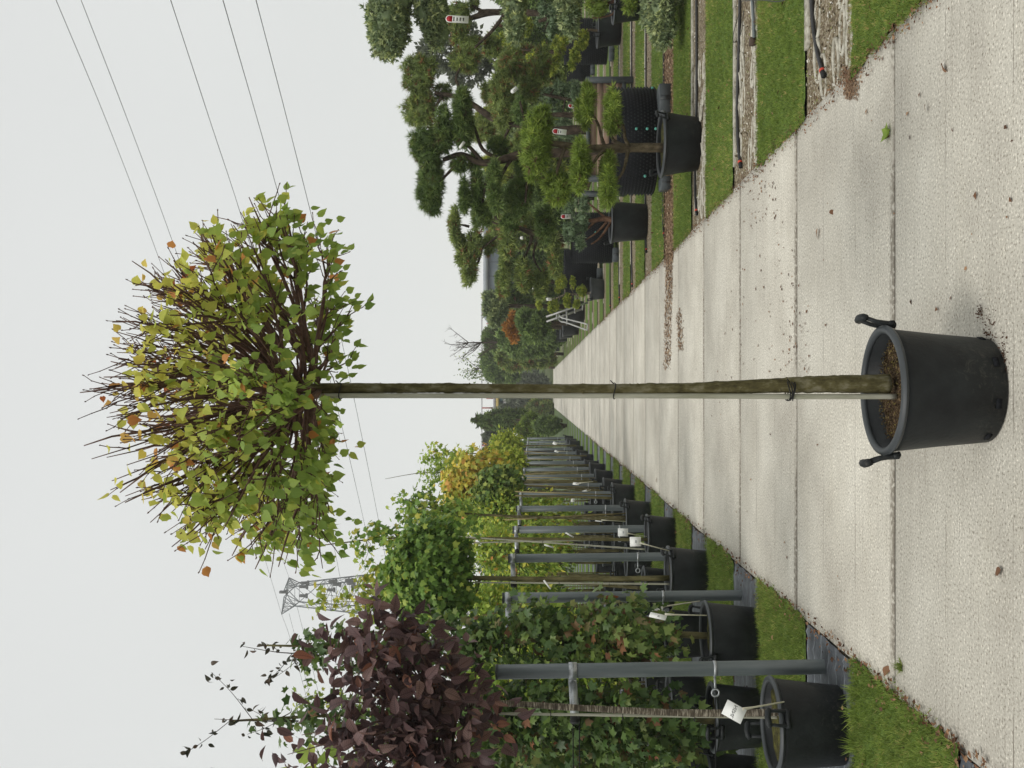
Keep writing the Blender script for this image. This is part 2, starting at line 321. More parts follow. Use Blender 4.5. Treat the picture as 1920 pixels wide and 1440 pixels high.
LM = {
 'lime': leafmat('lime_leaves', [(0, (.218, .327, .075)), (.3, (.370, .475, .099)), (.52, (.605, .608, .123)), (.74, (.720, .669, .132)), (.88, (.720, .446, .116)), (1, (.504, .133, .050))], .45, .5, .10, .15, .2),
 'curled': leafmat('curled_dark_leaves', [(0, (.03, .035, .022)), (.5, (.06, .055, .035)), (1, (.13, .085, .06))], .2, .5, 0, .2),
 'purple': leafmat('purple_leaves', [(0, (.069, .041, .042)), (.5, (.145, .082, .082)), (.85, (.235, .141, .119)), (.97, (.282, .115, .071)), (1, (.576, .127, .071))], .3, .5, -.45, .22, .25),
 'liquid': leafmat('star_leaves', [(0, (.06, .115, .032)), (.35, (.12, .19, .045)), (.6, (.21, .28, .07)), (.8, (.19, .155, .065)), (.92, (.24, .125, .06)), (1, (.32, .13, .07))], .3, .42, .12, .2, .35),
 'bright': leafmat('bright_green_leaves', [(0, (.202, .316, .051)), (.5, (.380, .504, .084)), (.85, (.654, .630, .100)), (.94, (.720, .693, .100)), (1, (.720, .336, .100))], .38, .45, 0, .2),
 'maple': leafmat('maple_leaves', [(0, (.084, .169, .032)), (.5, (.178, .299, .054)), (.8, (.355, .438, .069)), (1, (.581, .538, .108))], .3, .45, 0, .2),
 'yellow': leafmat('yellow_leaves', [(0, (.233, .323, .060)), (.4, (.553, .544, .090)), (.8, (.698, .544, .090)), (1, (.611, .340, .090))], .35, .5, 0, .2),
 'dark': leafmat('dark_green_leaves', [(0, (.064, .121, .028)), (.6, (.145, .229, .048)), (1, (.323, .377, .081))], .22, .45, 0, .25),
 'chart': leafmat('chartreuse_leaves', [(0, (.204, .288, .036)), (.6, (.384, .456, .060)), (1, (.576, .552, .096))], .38, .5, 0, .15),
 'pineA': leafmat('bright_pine_needles', [(0, (.131, .089, .044)), (.12, (.131, .187, .032)), (.6, (.240, .338, .057)), (1, (.370, .444, .089))], .2, .5, 0, .15),
 'pineB': leafmat('dark_pine_needles', [(0, (.127, .067, .036)), (.12, (.081, .131, .038)), (.6, (.157, .230, .064)), (1, (.272, .337, .099))], .18, .5, 0, .2),
 'pineC': leafmat('olive_pine_needles', [(0, (.291, .135, .061)), (.14, (.145, .192, .059)), (.6, (.261, .336, .099)), (1, (.436, .483, .136))], .18, .5, 0, .2),
 'blue': leafmat('blue_pine_needles', [(0, (.090, .090, .054)), (.12, (.110, .165, .086)), (.6, (.200, .273, .154)), (1, (.339, .420, .240))], .15, .5, 0, .2),
 'spruce': leafmat('silvery_spruce_needles', [(0, (.092, .103, .056)), (.12, (.167, .224, .119)), (.55, (.318, .379, .184)), (1, (.596, .637, .301))], .15, .55, 0, .2),
 'gold': leafmat('golden_conifer', [(0, (.132, .147, .033)), (.15, (.198, .264, .048)), (.6, (.396, .447, .074)), (1, (.693, .693, .132))], .2, .5, 0, .2),
 'far': leafmat('far_conifer', [(0, (.099, .140, .052)), (.5, (.182, .264, .084)), (1, (.362, .469, .144))], .15, .6, 0, .3),
 'fargrey': leafmat('grey_willow', [(0, (0.120, 0.138, 0.096)), (.5, (0.180, 0.204, 0.144)), (1, (0.264, 0.288, 0.204))], .25, .6, 0, .25),
 'orange': leafmat('orange_heather', [(0, (.25, .11, .02)), (.5, (.42, .19, .03)), (1, (.50, .26, .05))], .2, .6, 0, .2),
 'grass': leafmat('grass_blades', [(0, (.125, .184, .033)), (.5, (.219, .299, .058)), (.9, (.344, .389, .095)), (1, (.642, .464, .210))], .3, .6, 0, .25),
 'litter': leafmat('brown_leaf_litter', [(0, (.07, .035, .02)), (.5, (.17, .085, .045)), (1, (.33, .20, .11))], .1, .8, 0, .2),
 'chips': leafmat('mulch_chips', [(0, (.03, .02, .012)), (.2, (.09, .06, .03)), (.35, (.16, .13, .035)), (.5, (.30, .22, .12)), (1, (.45, .35, .22))], .1, .9, 0, .2),
 'pebble': leafmat('gravel_chips', [(0, (.10, .075, .05)), (.4, (.22, .18, .12)), (.55, (.16, .17, .05)), (.75, (.38, .35, .28)), (1, (.62, .60, .54))], .05, .9, 0, .2),
 'straw': leafmat('dry_needles', [(0, (.12, .07, .04)), (.5, (.24, .15, .09)), (1, (.42, .32, .21))], .1, .8, 0, .2),
}

# ------------------------------------------------------------------ leaf templates (y from stem to tip)
def strip_leaf(ys, ws, fold=.25, curl=.15, lobe=None, petiole=0.):
    V = []; F = []
    for y, wd in zip(ys, ws):
        zc = -curl * y * y
        V += [(0, y, zc), (wd, y, zc + fold * wd), (-wd, y, zc + fold * wd)]
    for i in range(len(ys) - 1):
        a = i * 3; b = a + 3
        if ws[i + 1] < 1e-6: F += [(a, a + 1, b), (a + 2, a, b)]
        elif ws[i] < 1e-6: F += [(a, b + 1, b), (a, b, b + 2)]
        else: F += [(a, a + 1, b + 1, b), (a + 2, a, b, b + 2)]
    if lobe:
        k = len(V); V += [(lobe[0], lobe[1], fold * lobe[0]), (-lobe[0], lobe[1], fold * lobe[0])]
        F += [(0, k, 1), (0, 2, k + 1)]
    if petiole:
        k = len(V); V += [(0, -petiole, .04), (.014, 0, 0), (-.014, 0, 0)]; F += [(k, k + 1, k + 2)]
    return np.array(V, float), F
def star_leaf(spec, cup=.12):
    V = [(0, .22, 0)]
    pts = []
    for a, r in spec: pts.append((radians(a), r))
    full = pts + [(-a, r) for a, r in reversed(pts) if 1e-6 < a < pi - 1e-6]
    for a, r in full: V.append((r * sin(a) * .8, .22 + r * cos(a) * .8, -cup * r * r))
    k = len(full); F = [(0, 1 + (i + 1) % k, 1 + i) for i in range(k)]
    return np.array(V, float), F
HEARTS = [strip_leaf([0, .28, .56, .80, 1.06], [.30, .47, .38, .17, 0], f, c, (.2, -.1), .55) for f, c in ((.25, .15), (.1, .35), (.45, .05), (.3, -.15), (.05, .1))]
LONGS = [strip_leaf([0, .14, .35, .6, .82, 1.0], [0.0, .19, .27, .23, .11, 0], f, c, None, .1) for f, c in ((.25, .25), (.4, .45), (.15, .1), (.3, .6))]
STARS = [star_leaf([(0, 1.), (13, .70), (26, .52), (50, .88), (66, .60), (80, .46), (106, .62), (130, .40), (180, .22)], c) for c in (.1, .3, -.1)]
MAPLE = [star_leaf([(0, 1.), (20, .68), (30, .55), (55, .85), (80, .5), (110, .5), (180, .2)], c) for c in (.15, .35)]
DIAM = [(np.array([(0, 0, 0), (.3, .45, .1), (0, 1, -.05), (-.3, .45, .1)], float), [(0, 1, 2), (0, 2, 3)])]
def tuft(n, spread, wd, seed, lmin=.7):
    r = np.random.RandomState(seed); V = []; F = []
    for i in range(n):
        a = r.rand() * 2 * pi; th = spread * sqrt(r.rand()); ln = lmin + (1 - lmin) * r.rand()
        d = np.array([sin(th) * cos(a), cos(th), sin(th) * sin(a)]); s = np.cross(d, r.randn(3)); s /= np.linalg.norm(s)
        b = d * .05; k = len(V); V += [b - s * wd, b + s * wd, d * ln]; F.append((k, k + 1, k + 2))
    return np.array(V), F
PINET = [tuft(12, 1.3, .055, 11 + i) for i in range(4)]
PINEF = [tuft(8, 1.25, .09, 31 + i) for i in range(3)]
SPRT = [tuft(8, 1.15, .19, 51 + i, .6) for i in range(4)]
SPRF = [tuft(6, 1.0, .17, 71 + i, .6) for i in range(3)]
BLADE = [tuft(4, .75, .035, 91 + i, .5) for i in range(4)]

def frames(D, Nn):
    D = D / (np.linalg.norm(D, axis=1)[:, None] + 1e-9)
    Z = Nn - D * (Nn * D).sum(1)[:, None]; Z /= np.linalg.norm(Z, axis=1)[:, None] + 1e-9
    X = np.cross(D, Z)
    return np.stack([X, D, Z], axis=2)          # columns
def scatter_mesh(name, temps, P, D, Nn, S, R, rng=rs, extra=None):
    """one mesh with a copy of a template at each P"""
    R3 = frames(D, Nn); idx = rng.randint(0, len(temps), len(P))
    Vs = []; Ls = []; Ss = []; LFs = []; nv = 0; nl = 0
    for t, (tv, tf) in enumerate(temps):
        q = np.where(idx == t)[0]
        if len(q) == 0: continue
        V = np.einsum('nij,vj->nvi', R3[q] * S[q][:, None, None], tv) + P[q][:, None, :]
        k = len(tv); fl = np.concatenate([np.array(f) for f in tf]); fs = np.cumsum([0] + [len(f) for f in tf[:-1]])
        Ls.append((fl[None, :] + (np.arange(len(q)) * k)[:, None] + nv).ravel()); Ss.append((fs[None, :] + (np.arange(len(q)) * len(fl))[:, None] + nl).ravel())
        lf = np.zeros((len(q), k, 3)); lf[:, :, 0] = tv[:, 0]; lf[:, :, 1] = tv[:, 1]; lf[:, :, 2] = R[q][:, None]
        LFs.append(lf.reshape(-1, 3)); Vs.append(V.reshape(-1, 3)); nv += len(q) * k; nl += len(q) * len(fl)
    if extra is not None:                        # (verts, faces, value) solid lumps
        for ev, ef, val in extra:
            Vs.append(ev); Ls.append(ef.ravel() + nv); Ss.append(np.arange(len(ef)) * 3 + nl); LFs.append(np.tile([0, 0, val], (len(ev), 1)))
            nv += len(ev); nl += ef.size
    return raw_mesh(name, np.concatenate(Vs), np.concatenate(Ls), np.concatenate(Ss), lf=np.concatenate(LFs))
def scatter(name, temps, P, D, Nn, S, R, mat, parent=None, kind='stuff', extra=None, label=None):
    P = np.asarray(P, float)
    if parent is not None:
        P = P - OFF[parent.name]
        if extra is not None: extra = [(ev - OFF[parent.name], ef, val) for ev, ef, val in extra]
    return link(name, scatter_mesh(name, temps, P, D, Nn, S, R, extra=extra), mat, parent, label, kind)
LEAFCACHE = {}
def leaf_objects(parent, key, temps, P, D, Nn, S, R, mat, name='leaf'):
    R3 = frames(D, Nn); off = OFF[parent.name]
    for i in range(len(P)):
        t = rs.randint(len(temps)); q = int(min(11, max(0, R[i] * 12)))
        k = (key, t, q)
        if k not in LEAFCACHE:
            tv, tf = temps[t]; lf = tv.copy(); lf[:, 2] = (q + .5) / 12
            fl = np.concatenate([np.array(f) for f in tf]); fs = np.cumsum([0] + [len(f) for f in tf[:-1]])
            me = raw_mesh('leaf', tv, fl, fs, lf=lf); me.materials.append(mat); LEAFCACHE[k] = me
        o = bpy.data.objects.new(name, LEAFCACHE[k]); COL.objects.link(o); o.parent = parent
        mm = Matrix.Identity(4)
        for a in range(3):
            for b in range(3): mm[a][b] = float(R3[i][a][b] * S[i])
            mm[a][3] = float(P[i][a] - off[a])
        o.matrix_basis = mm
def unit(n, rng=rs):
    v = rng.randn(n, 3); return v / np.linalg.norm(v, axis=1)[:, None]
# icosphere for inner lumps
def ico():
    t = (1 + sqrt(5)) / 2
    V = np.array([(-1, t, 0), (1, t, 0), (-1, -t, 0), (1, -t, 0), (0, -1, t), (0, 1, t), (0, -1, -t), (0, 1, -t), (t, 0, -1), (t, 0, 1), (-t, 0, -1), (-t, 0, 1)], float)
    F = [(0, 11, 5), (0, 5, 1), (0, 1, 7), (0, 7, 10), (0, 10, 11), (1, 5, 9), (5, 11, 4), (11, 10, 2), (10, 7, 6), (7, 1, 8), (3, 9, 4), (3, 4, 2), (3, 2, 6), (3, 6, 8), (3, 8, 9), (4, 9, 5), (2, 4, 11), (6, 2, 10), (8, 6, 7), (9, 8, 1)]
    V = list(V / np.linalg.norm(V[0])); c = {}; G = []
    def mid(a, b):
        k = (min(a, b), max(a, b))
        if k not in c: m = V[a] + V[b]; V.append(m / np.linalg.norm(m)); c[k] = len(V) - 1
        return c[k]
    for a, b, d in F:
        x, y, z = mid(a, b), mid(b, d), mid(d, a); G += [(a, x, z), (b, y, x), (d, z, y), (x, y, z)]
    return np.array(V), np.array(G)
ICOV, ICOF = ico()
def lumps(C, Rr, shrink, val):
    out = []
    for c, r in zip(C, Rr):
        n = 1 + .18 * np.sin(ICOV @ (rs.randn(3, 1) * 3) + rs.rand() * 6)
        out.append((ICOV * n * r * shrink + c, ICOF, val))
    return out
def blob_surface(C, Rr, n, keep=.8):
    """points and normals on the outside of a union of ellipsoids"""
    C = np.array(C); Rr = np.array(Rr)
    A = (Rr[:, 0] * Rr[:, 1] + Rr[:, 1] * Rr[:, 2] + Rr[:, 0] * Rr[:, 2]); A /= A.sum()
    idx = rs.choice(len(C), int(n * 1.9), p=A); u = unit(len(idx))
    P = C[idx] + u * Rr[idx] * (1 + .12 * rs.randn(len(idx), 1)); Nn = u / Rr[idx]; Nn /= np.linalg.norm(Nn, axis=1)[:, None]
    d = np.min(np.linalg.norm((P[:, None, :] - C[None]) / Rr[None], axis=2) + (np.arange(len(C))[None] == idx[:, None]) * 9, axis=1)
    ok = d > keep; return P[ok][:n], Nn[ok][:n]

def pad(parent, c, r, temps, L_, n, mat, name='foliage_pad', flat=.75, brown=.04, upbias=.6, sub=7, core=.66):
    """one clipped cushion of needles"""
    c = np.array(c, float); r = np.array(r, float)
    C = []; Rr = []
    rm = r[2]
    for i in range(sub):
        a = rs.rand() * 2 * pi; q = sqrt(rs.rand()) * .72
        C.append(c + np.array([r[0] * q * cos(a), r[1] * q * sin(a), r[2] * (.1 + .25 * rs.randn()) * (1 - q)]))
        s = (.34 + .2 * rs.rand()) * (1.15 - .3 * q)
        Rr.append((r[0] * s, r[1] * s, r[2] * (.72 + .2 * rs.rand()) * (1.05 - .25 * q)))
    C.append(c); Rr.append(tuple(r * np.array([.7, .7, .85])))
    P, Nn = blob_surface(C, Rr, n)
    low = Nn[:, 2] < -.45
    P[low, 2] += r[2] * .2
    P = P - Nn * L_ * .5 * np.clip(1, 0, 1)
    L_ = L_ * 1.05
    D = Nn + np.array([0, 0, upbias]) * (Nn[:, 2:3] > -.5) + .3 * rs.randn(len(P), 3)
    R = np.clip(.13 + .75 * rs.rand(len(P)) ** 1.5 + .12 * np.sin(P[:, 0] * 19 + P[:, 1] * 23 + P[:, 2] * 31), .13, 1)
    R[rs.rand(len(P)) < brown] = 0
    S = L_ * (.75 + .5 * rs.rand(len(P)))
    ex = lumps(C, np.array(Rr) - L_ * .35, core, .22) if core else None
    return scatter(name, temps, P, D, unit(len(P)), S, R, mat, parent, 'stuff', extra=ex)

def limb(mb, P, r0, r1, n=7, wob=0.):
    P = np.array(P, float)
    if wob and len(P) > 2: P[1:-1] += rs.randn(len(P) - 2, 3) * wob
    # smooth subdivision
    t = np.linspace(0, len(P) - 1, max(3, (len(P) - 1) * 4 + 1)); Q = np.zeros((len(t), 3))
    for k, tt in enumerate(t):
        i = min(int(tt), len(P) - 2); f = tt - i
        p0 = P[max(i - 1, 0)]; p1 = P[i]; p2 = P[i + 1]; p3 = P[min(i + 2, len(P) - 1)]
        Q[k] = .5 * ((2 * p1) + (-p0 + p2) * f + (2 * p0 - 5 * p1 + 4 * p2 - p3) * f * f + (-p0 + 3 * p1 - 3 * p2 + p3) * f ** 3)
    rr = r0 + (r1 - r0) * (t / t[-1]); rr = rr * (1 + .06 * rs.randn(len(rr)))
    mb.tube(Q, np.abs(rr), n); return Q

exec_order = []
# ================================================================== GROUND AND ROAD
def XL(y): return -1.35 - .0056 * y
def XR(y): return 1.60 - .0056 * y
ROADEND = 82.
mb = MB(); mb.add([(-400, -60, -.045), (400, -60, -.045), (400, 700, -.045), (-400, 700, -.045)], [(0, 1, 2, 3)])
ground = mb.build('ground', pmat('field_ground', (.045, .065, .02), (.09, .10, .04), .6, .95, .5, 20, .1), kind='structure')
road = thing('road', (0, 0, 0), None, None); tag(road, kind='structure')
mb = MB(); mb.add([(XL(0) - .01, 0, -.03), (XR(0) + .0, 0, -.03), (XR(ROADEND), ROADEND, -.03), (XL(ROADEND), ROADEND, -.03)], [(0, 1, 2, 3)]); mb.V[0][:, 2] = -.0065
mb.build('joint_filler', pmat('dark_joint_filler', (.02, .018, .013), (.05, .045, .03), 30, .95), road)
SL = 1.697
def slab(i):
    y0 = 4.62 - SL * 2 + i * SL + .010; y1 = y0 + SL - .020
    n = 24; mb = MB(); dz = rs.uniform(-.0015, .002); tilt = rs.uniform(-.001, .001)
    V = []; t = np.linspace(0, 1, n + 1)
    j = .012 if y0 < 20 else .02
    for (yy, s) in ((y0, 1), (y1, -1)):
        xs = XL(yy) + (XR(yy) - XL(yy)) * t; e = np.cumsum(rs.randn(n + 1)) * .0012
        e -= np.linspace(e[0], e[-1], n + 1)
        V.append((xs, yy + e + .004 * (t - .5)))
    P = []
    for (xs, ys), s in zip(V, (1, -1)):
        P.append(np.stack([xs, ys, np.full(n + 1, -.06)], 1)); P.append(np.stack([xs, ys, np.full(n + 1, -.004 + dz)], 1))
        P.append(np.stack([xs, ys + s * .004, dz + tilt * s + np.zeros(n + 1)], 1))
    # rows: 0 bot front,1 edge front,2 top front,3 bot back,4 edge back,5 top back
    A = np.concatenate(P); m = n + 1; F = []
    for a, b in ((0, 1), (1, 2), (2, 5), (5, 4), (4, 3)):
        for k in range(n): F.append((a * m + k, a * m + k + 1, b * m + k + 1, b * m + k))
    F.append((0, m, 2 * m, 5 * m, 4 * m, 3 * m)); F.append((n, 3 * m + n, 4 * m + n, 5 * m + n, 2 * m + n, m + n))
    return mb.add(A, F)
i = 0
while 4.62 - SL * 2 + i * SL < ROADEND - SL:
    slab(i).build('slab', CONC, road); i += 1

def sheet(name, mat, x0f, x1, y0, y1, z, nx=30, ny=6, amp=0., rag=0., kind='structure', ragy=0., parent=None):
    """x0f(y): x of the road-side edge, x1: far side"""
    V = []; F = []; ys = np.linspace(y0, y1, ny + 1)
    wobx = rs.randn(ny + 1) * rag; wy0 = rs.randn(nx + 1) * ragy; wy1 = rs.randn(nx + 1) * ragy
    for j, y in enumerate(ys):
        xa = x0f(y) + wobx[j]
        for k in range(nx + 1):
            f = (k / nx) ** 1.8; x = xa + (x1 - xa) * f
            yy = y + (wy0[k] if j == 0 else 0) + (wy1[k] if j == ny else 0)
            V.append((x, yy, z + amp * abs(rs.randn())))
    for j in range(ny):
        for k in range(nx):
            a = j * (nx + 1) + k; q = (a, a + 1, a + nx + 2, a + nx + 1); F.append(q if x1 > 0 else q[::-1])
    mb = MB(); mb.add(V, F); return mb.build(name, mat, parent, kind=kind if parent is None else None, smooth=amp > 0)

# bare earth under both fields of strips
sheet('soil', EARTH, lambda y: XR(y) - .02, 45, .5, 84, -.022)
sheet('soil', EARTH, lambda y: XL(y) + .02, -45, .5, 84, -.022)
G0, GW, GP = 5.212, .889, 2.175
def inview(P, m=.44): return (np.abs(P[:, 0]) < m * P[:, 1] + .15) & (P[:, 1] > 3.)
def grass_patch(x0f, x1, y0, y1, dens, h, kind='stuff', name='grass', keep=1.):
    n = int(abs(x1 - x0f(y0)) * (y1 - y0) * dens)
    y = y0 + (y1 - y0) * rs.rand(n); s = 1 if x1 > 0 else -1
    xe = np.array([x0f(q) for q in y]); x = xe + (x1 - xe) * rs.rand(n) - s * .03 * np.abs(rs.randn(n)) * (rs.rand(n) < .1)
    P = np.stack([x, y, np.full(n, .007)], 1); P = P[inview(P)]
    # thin out in patches
    f = np.sin(P[:, 0] * 5.1 + P[:, 1] * 3.3) * np.sin(P[:, 1] * 7.7 - P[:, 0] * 2.9); P = P[f + rs.rand(len(P)) * 2 > -.1]
    n = len(P)
    if n == 0: return
    D = np.stack([rs.randn(n) * .35, rs.randn(n) * .35, np.ones(n)], 1)
    return P, D, h * (.7 + .9 * rs.rand(n)), np.clip(.38 + .3 * rs.randn(n) + .15 * np.sin(P[:, 0] * 3.1 + P[:, 1] * 1.7), 0, 1)
allg = []
def strips():
    for k in range(-1, 34):
        a = G0 + GP * k; b = a + GW; nxt = a + GP
        w = 1 if k < 6 else 0
        brown = k in (3,)
        # right-hand side: gravel strip then lawn strip
        sheet('gravel_strip', LITTERBED if brown else GRAVEL, lambda y: XR(y) - .004, 20, a, b, -.006, rag=.004)
        sheet('lawn_strip', GRASS_BASE, lambda y: XR(y) - .012, 20, b + .005, nxt - .005, .007, rag=.016, ragy=.012 if k < 8 else 0, nx=80, ny=14)
        if k >= 0 and not brown:
            mb = MB(); xs = np.linspace(XR(a) + .15 + .3 * rs.rand(), 14, 40); e = rs.randn(40) * .004
            for q in range(39):
                if rs.rand() < .12: continue
                mb.box(((xs[q] + xs[q + 1]) / 2, b - .04 + e[q], -.006 + .004 * rs.rand()), (xs[q + 1] - xs[q] - .01 * rs.rand(), .05 + .03 * rs.rand(), .03))
            mb.build('edging_strip', PAVER, kind='structure')
        # left-hand side
        sheet('fabric_strip', FABRIC, lambda y: XL(y) - .012, -14, a - .04, b - .02, -.004, nx=70, ny=8, amp=.006 if k < 4 else 0, rag=.006)
        sheet('lawn_strip', GRASS_BASE, lambda y: XL(y) + .006, -14, b - .015, nxt - .045, .007, ny=14, rag=.02, ragy=.008 if k < 8 else 0, nx=60)
        if a < 20:
            dens = 5500 if a < 7 else (3600 if a < 11 else 1100)
            hh = .035 if a < 11 else .045
            for (x0f, x1) in ((lambda y: XR(y) - .03, 8.5 if a < 11 else 7), (lambda y: XL(y) + .02, -4.6)):
                g = grass_patch(x0f, x1, b, nxt - .01, dens, hh)
                if g: allg.append(g)
strips()
P = np.concatenate([g[0] for g in allg]); D = np.concatenate([g[1] for g in allg]); S = np.concatenate([g[2] for g in allg]); R = np.concatenate([g[3] for g in allg])
side = P[:, 0] > 0
for s_, lab in ((side, 'short mown green grass on the lawn strips right of the road'), (~side, 'longer green grass on the strips left of the road')):
    k = .85 if s_ is side else 1.1
    g = scatter('grass', BLADE, P[s_], D[s_], unit(s_.sum()), S[s_] * k, R[s_] * (1 if s_ is side else .95), LM['grass'], label=lab); g['category'] = 'grass'
# taller tufts round the near pots and one in the road joint
def tufts(pts, n, h, sp):
    P = np.concatenate([np.array(p) + np.c_[rs.randn(n, 2) * sp, np.zeros(n)] for p in pts]); m = len(P)
    return P, np.c_[rs.randn(m, 2) * .45, np.ones(m)], unit(m), h * (.5 + .9 * rs.rand(m)), np.clip(.4 + .25 * rs.randn(m), 0, 1)
a = tufts([gnd(1690, 1252)], 30, .05, .012)
scatter('weed_tuft', BLADE, *a, LM['grass'], label='small grass tuft growing in the road joint at the left edge')['category'] = 'weed'
a = tufts([gnd(1608, 1395), gnd(1606, 1340), gnd(1610, 1300)], 16, .11, .02)
scatter('long_grass', BLADE, *a, LM['grass'], label='long grass blades against the foot of the nearest black pot')['category'] = 'grass'

# honeycomb grid rings
ring = MB(); t = np.arange(14) * 2 * pi / 14
ring.tube(np.c_[.128 * np.cos(t), .050 * np.sin(t), np.zeros(14)], .0125, 4, closed=True)
rme = None
grid_owner = {}
for k, (nx_, ny_) in enumerate(((7, 6), (5, 6), (6, 6))):
    a0 = G0 + GP * k; own = [o for o in COL.objects if o.name.startswith('gravel_strip')][k + 1]
    for j in range(ny_):
        for i in range(nx_):
            dx = i * .236 + (j % 2) * .118; y = a0 + .07 + j * .118
            p_bur = (.08, .30, .75, .8, .35, .05)[j] * (1 if dx > .2 else .5)
            if rs.rand() < p_bur: continue
            if rme is None:
                o = ring.build('grid_ring', PAVER, own); rme = o.data
            else:
                o = link('grid_ring', rme, None, own)
            o.location = (XR(y) + .14 + dx + rs.randn() * .006, y + rs.randn() * .004, -.008 + rs.randn() * .003); o.rotation_euler = (rs.randn() * .04, rs.randn() * .04, rs.randn() * .06)
# pebbles, crumbs and chips lying in the gravel strips
Pp = []; 
for k in range(0, 7):
    a0 = G0 + GP * k; n = (7000, 5200, 4200, 2600, 2500, 1500, 900)[k]
    y = a0 + GW * rs.rand(n); x = XR(4) + (.3 + .46 * a0) * rs.rand(n); Pp.append(np.c_[x, y, np.full(n, -.006)])
P = np.concatenate(Pp); n = len(P)
scatter('gravel', DIAM, P, unit(n) * [1, 1, .35], unit(n) + [0, 0, 1.5], .008 + .024 * rs.rand(n) ** 2, rs.rand(n), LM['pebble'], label='loose chips and straw lying on the gravel strips')['category'] = 'gravel'
# litter drift in the brown strip, spilling on the road
n = 5200; yb = G0 + GP * 3; x = 1.4 + 5 * rs.rand(n); y = yb + GW * rs.rand(n); P = [np.c_[x, y, .002 + .012 * rs.rand(n)]]
m = 1700; x = XR(12) - 1.35 * rs.rand(m) ** 1.7; y = yb + .07 + .6 * rs.rand(m) + .04 * rs.randn(m) + .16 * (XR(9) - x); P.append(np.c_[x, y, .004 + .006 * rs.rand(m)])
m = 260; x = .35 + .45 * rs.rand(m); y = 11.25 + .13 * rs.randn(m) + .33 * (x - .5); P.append(np.c_[x, y, np.full(m, .004)])
P = np.concatenate(P); n = len(P)
scatter('needle_litter', DIAM, P, unit(n) * [1.6, .5, .1], unit(n) * .3 + [0, 0, 1], .015 + .03 * rs.rand(n), rs.rand(n), LM['straw'], label='brown needle litter spilling from the strip onto the road')['category'] = 'litter'
# litter along both road edges
n = 1700; y = 3.2 + 27 * rs.rand(n) ** 1.7; x = np.array([XL(q) for q in y]) + .03 - .07 * np.abs(rs.randn(n)) ; P1 = np.c_[x + .03, y, .012 + .016 * rs.rand(n)]
n = 4200; y = 3.2 + 22 * rs.rand(n) ** 1.6; x = np.array([XR(q) for q in y]) + .035 * rs.randn(n) - .02; P2 = np.c_[x, y, .008 + .008 * rs.rand(n)]
for P, lab, s in ((P1, 'brown leaf litter along the left road edge', .026), (P2, 'dry crumbs along the right road edge', .018)):
    n = len(P); scatter('leaf_litter', DIAM, P, unit(n) * [1, 1, .3], unit(n) * .8 + [0, 0, 1], s * (.3 + rs.rand(n)), rs.rand(n) * (.9 if s > .02 else 1), LM['litter'], label=lab)['category'] = 'litter'
# small brown bits scattered over the right half of the road
pts = []
for (X0, X1, Y0, Y1, m) in ((1385, 1500, 400, 700, 70), (1400, 1460, 300, 420, 60), (1470, 1520, 560, 720, 40), (1520, 1900, 100, 700, 26), (1350, 1600, 800, 1100, 14), (1250, 1400, 450, 800, 30)):
    for _ in range(m): pts.append(gnd(X0 + (X1 - X0) * rs.rand(), Y0 + (Y1 - Y0) * rs.rand()))
P = np.array(pts); P[:, 2] = .005; n = len(P)
scatter('leaf_crumbs', DIAM, P, unit(n) * [1, 1, .1], unit(n) * .3 + [0, 0, 1], .012 + .022 * rs.rand(n), rs.rand(n), LM['litter'], label='tiny brown leaf crumbs scattered over the road')['category'] = 'litter'
# sand stain by the gravel strip
n = 900; P = np.array([gnd(1596 + 7 * rs.randn(), 128 + 55 * rs.rand() ** 1.5) for _ in range(n)]); P[:, 2] = .003
scatter('sand_stain', DIAM, P, unit(n) * [1, 1, .05], unit(n) * .2 + [0, 0, 1], .012 + .012 * rs.rand(n), rs.rand(n) * .6 + .2, LM['straw'], label='rusty needle smear at the corner of the near lawn')['category'] = 'litter'
# soil crumbs by the foot of the main pot
n = 170; P = np.concatenate([gnd(1840, 585) + np.c_[.012 * rs.randn(60, 2), np.zeros(60)], gnd(1855, 640) + np.c_[.07 * rs.randn(n, 1), .03 * rs.randn(n, 1), np.zeros(n)], gnd(1884, 680) + np.c_[.05 * rs.randn(n, 1), .012 * rs.randn(n, 1), np.zeros(n)]])
P[:, 2] = .004; n = len(P)
scatter('soil_crumbs', DIAM, P, unit(n), unit(n), .004 + .009 * rs.rand(n), rs.rand(n) * .15, LM['litter'], label='dark soil crumbs spilled at the foot of the main pot')['category'] = 'soil'
n = 420; y = 4.4 + 22 * rs.rand(n) ** 1.3; x = np.where(rs.rand(n) < .5, XR(y) + .05 + 3.5 * rs.rand(n), XL(y) - .05 - 1.8 * rs.rand(n)); P = np.c_[x, y, .03 + .01 * rs.rand(n)]
scatter('leaf_litter', DIAM, P, unit(n) * [1, 1, .4], unit(n) * .8 + [0, 0, 1], .018 + .03 * rs.rand(n), rs.rand(n), LM['litter'], label='brown fallen leaves dotted over the lawn strips')['category'] = 'litter'
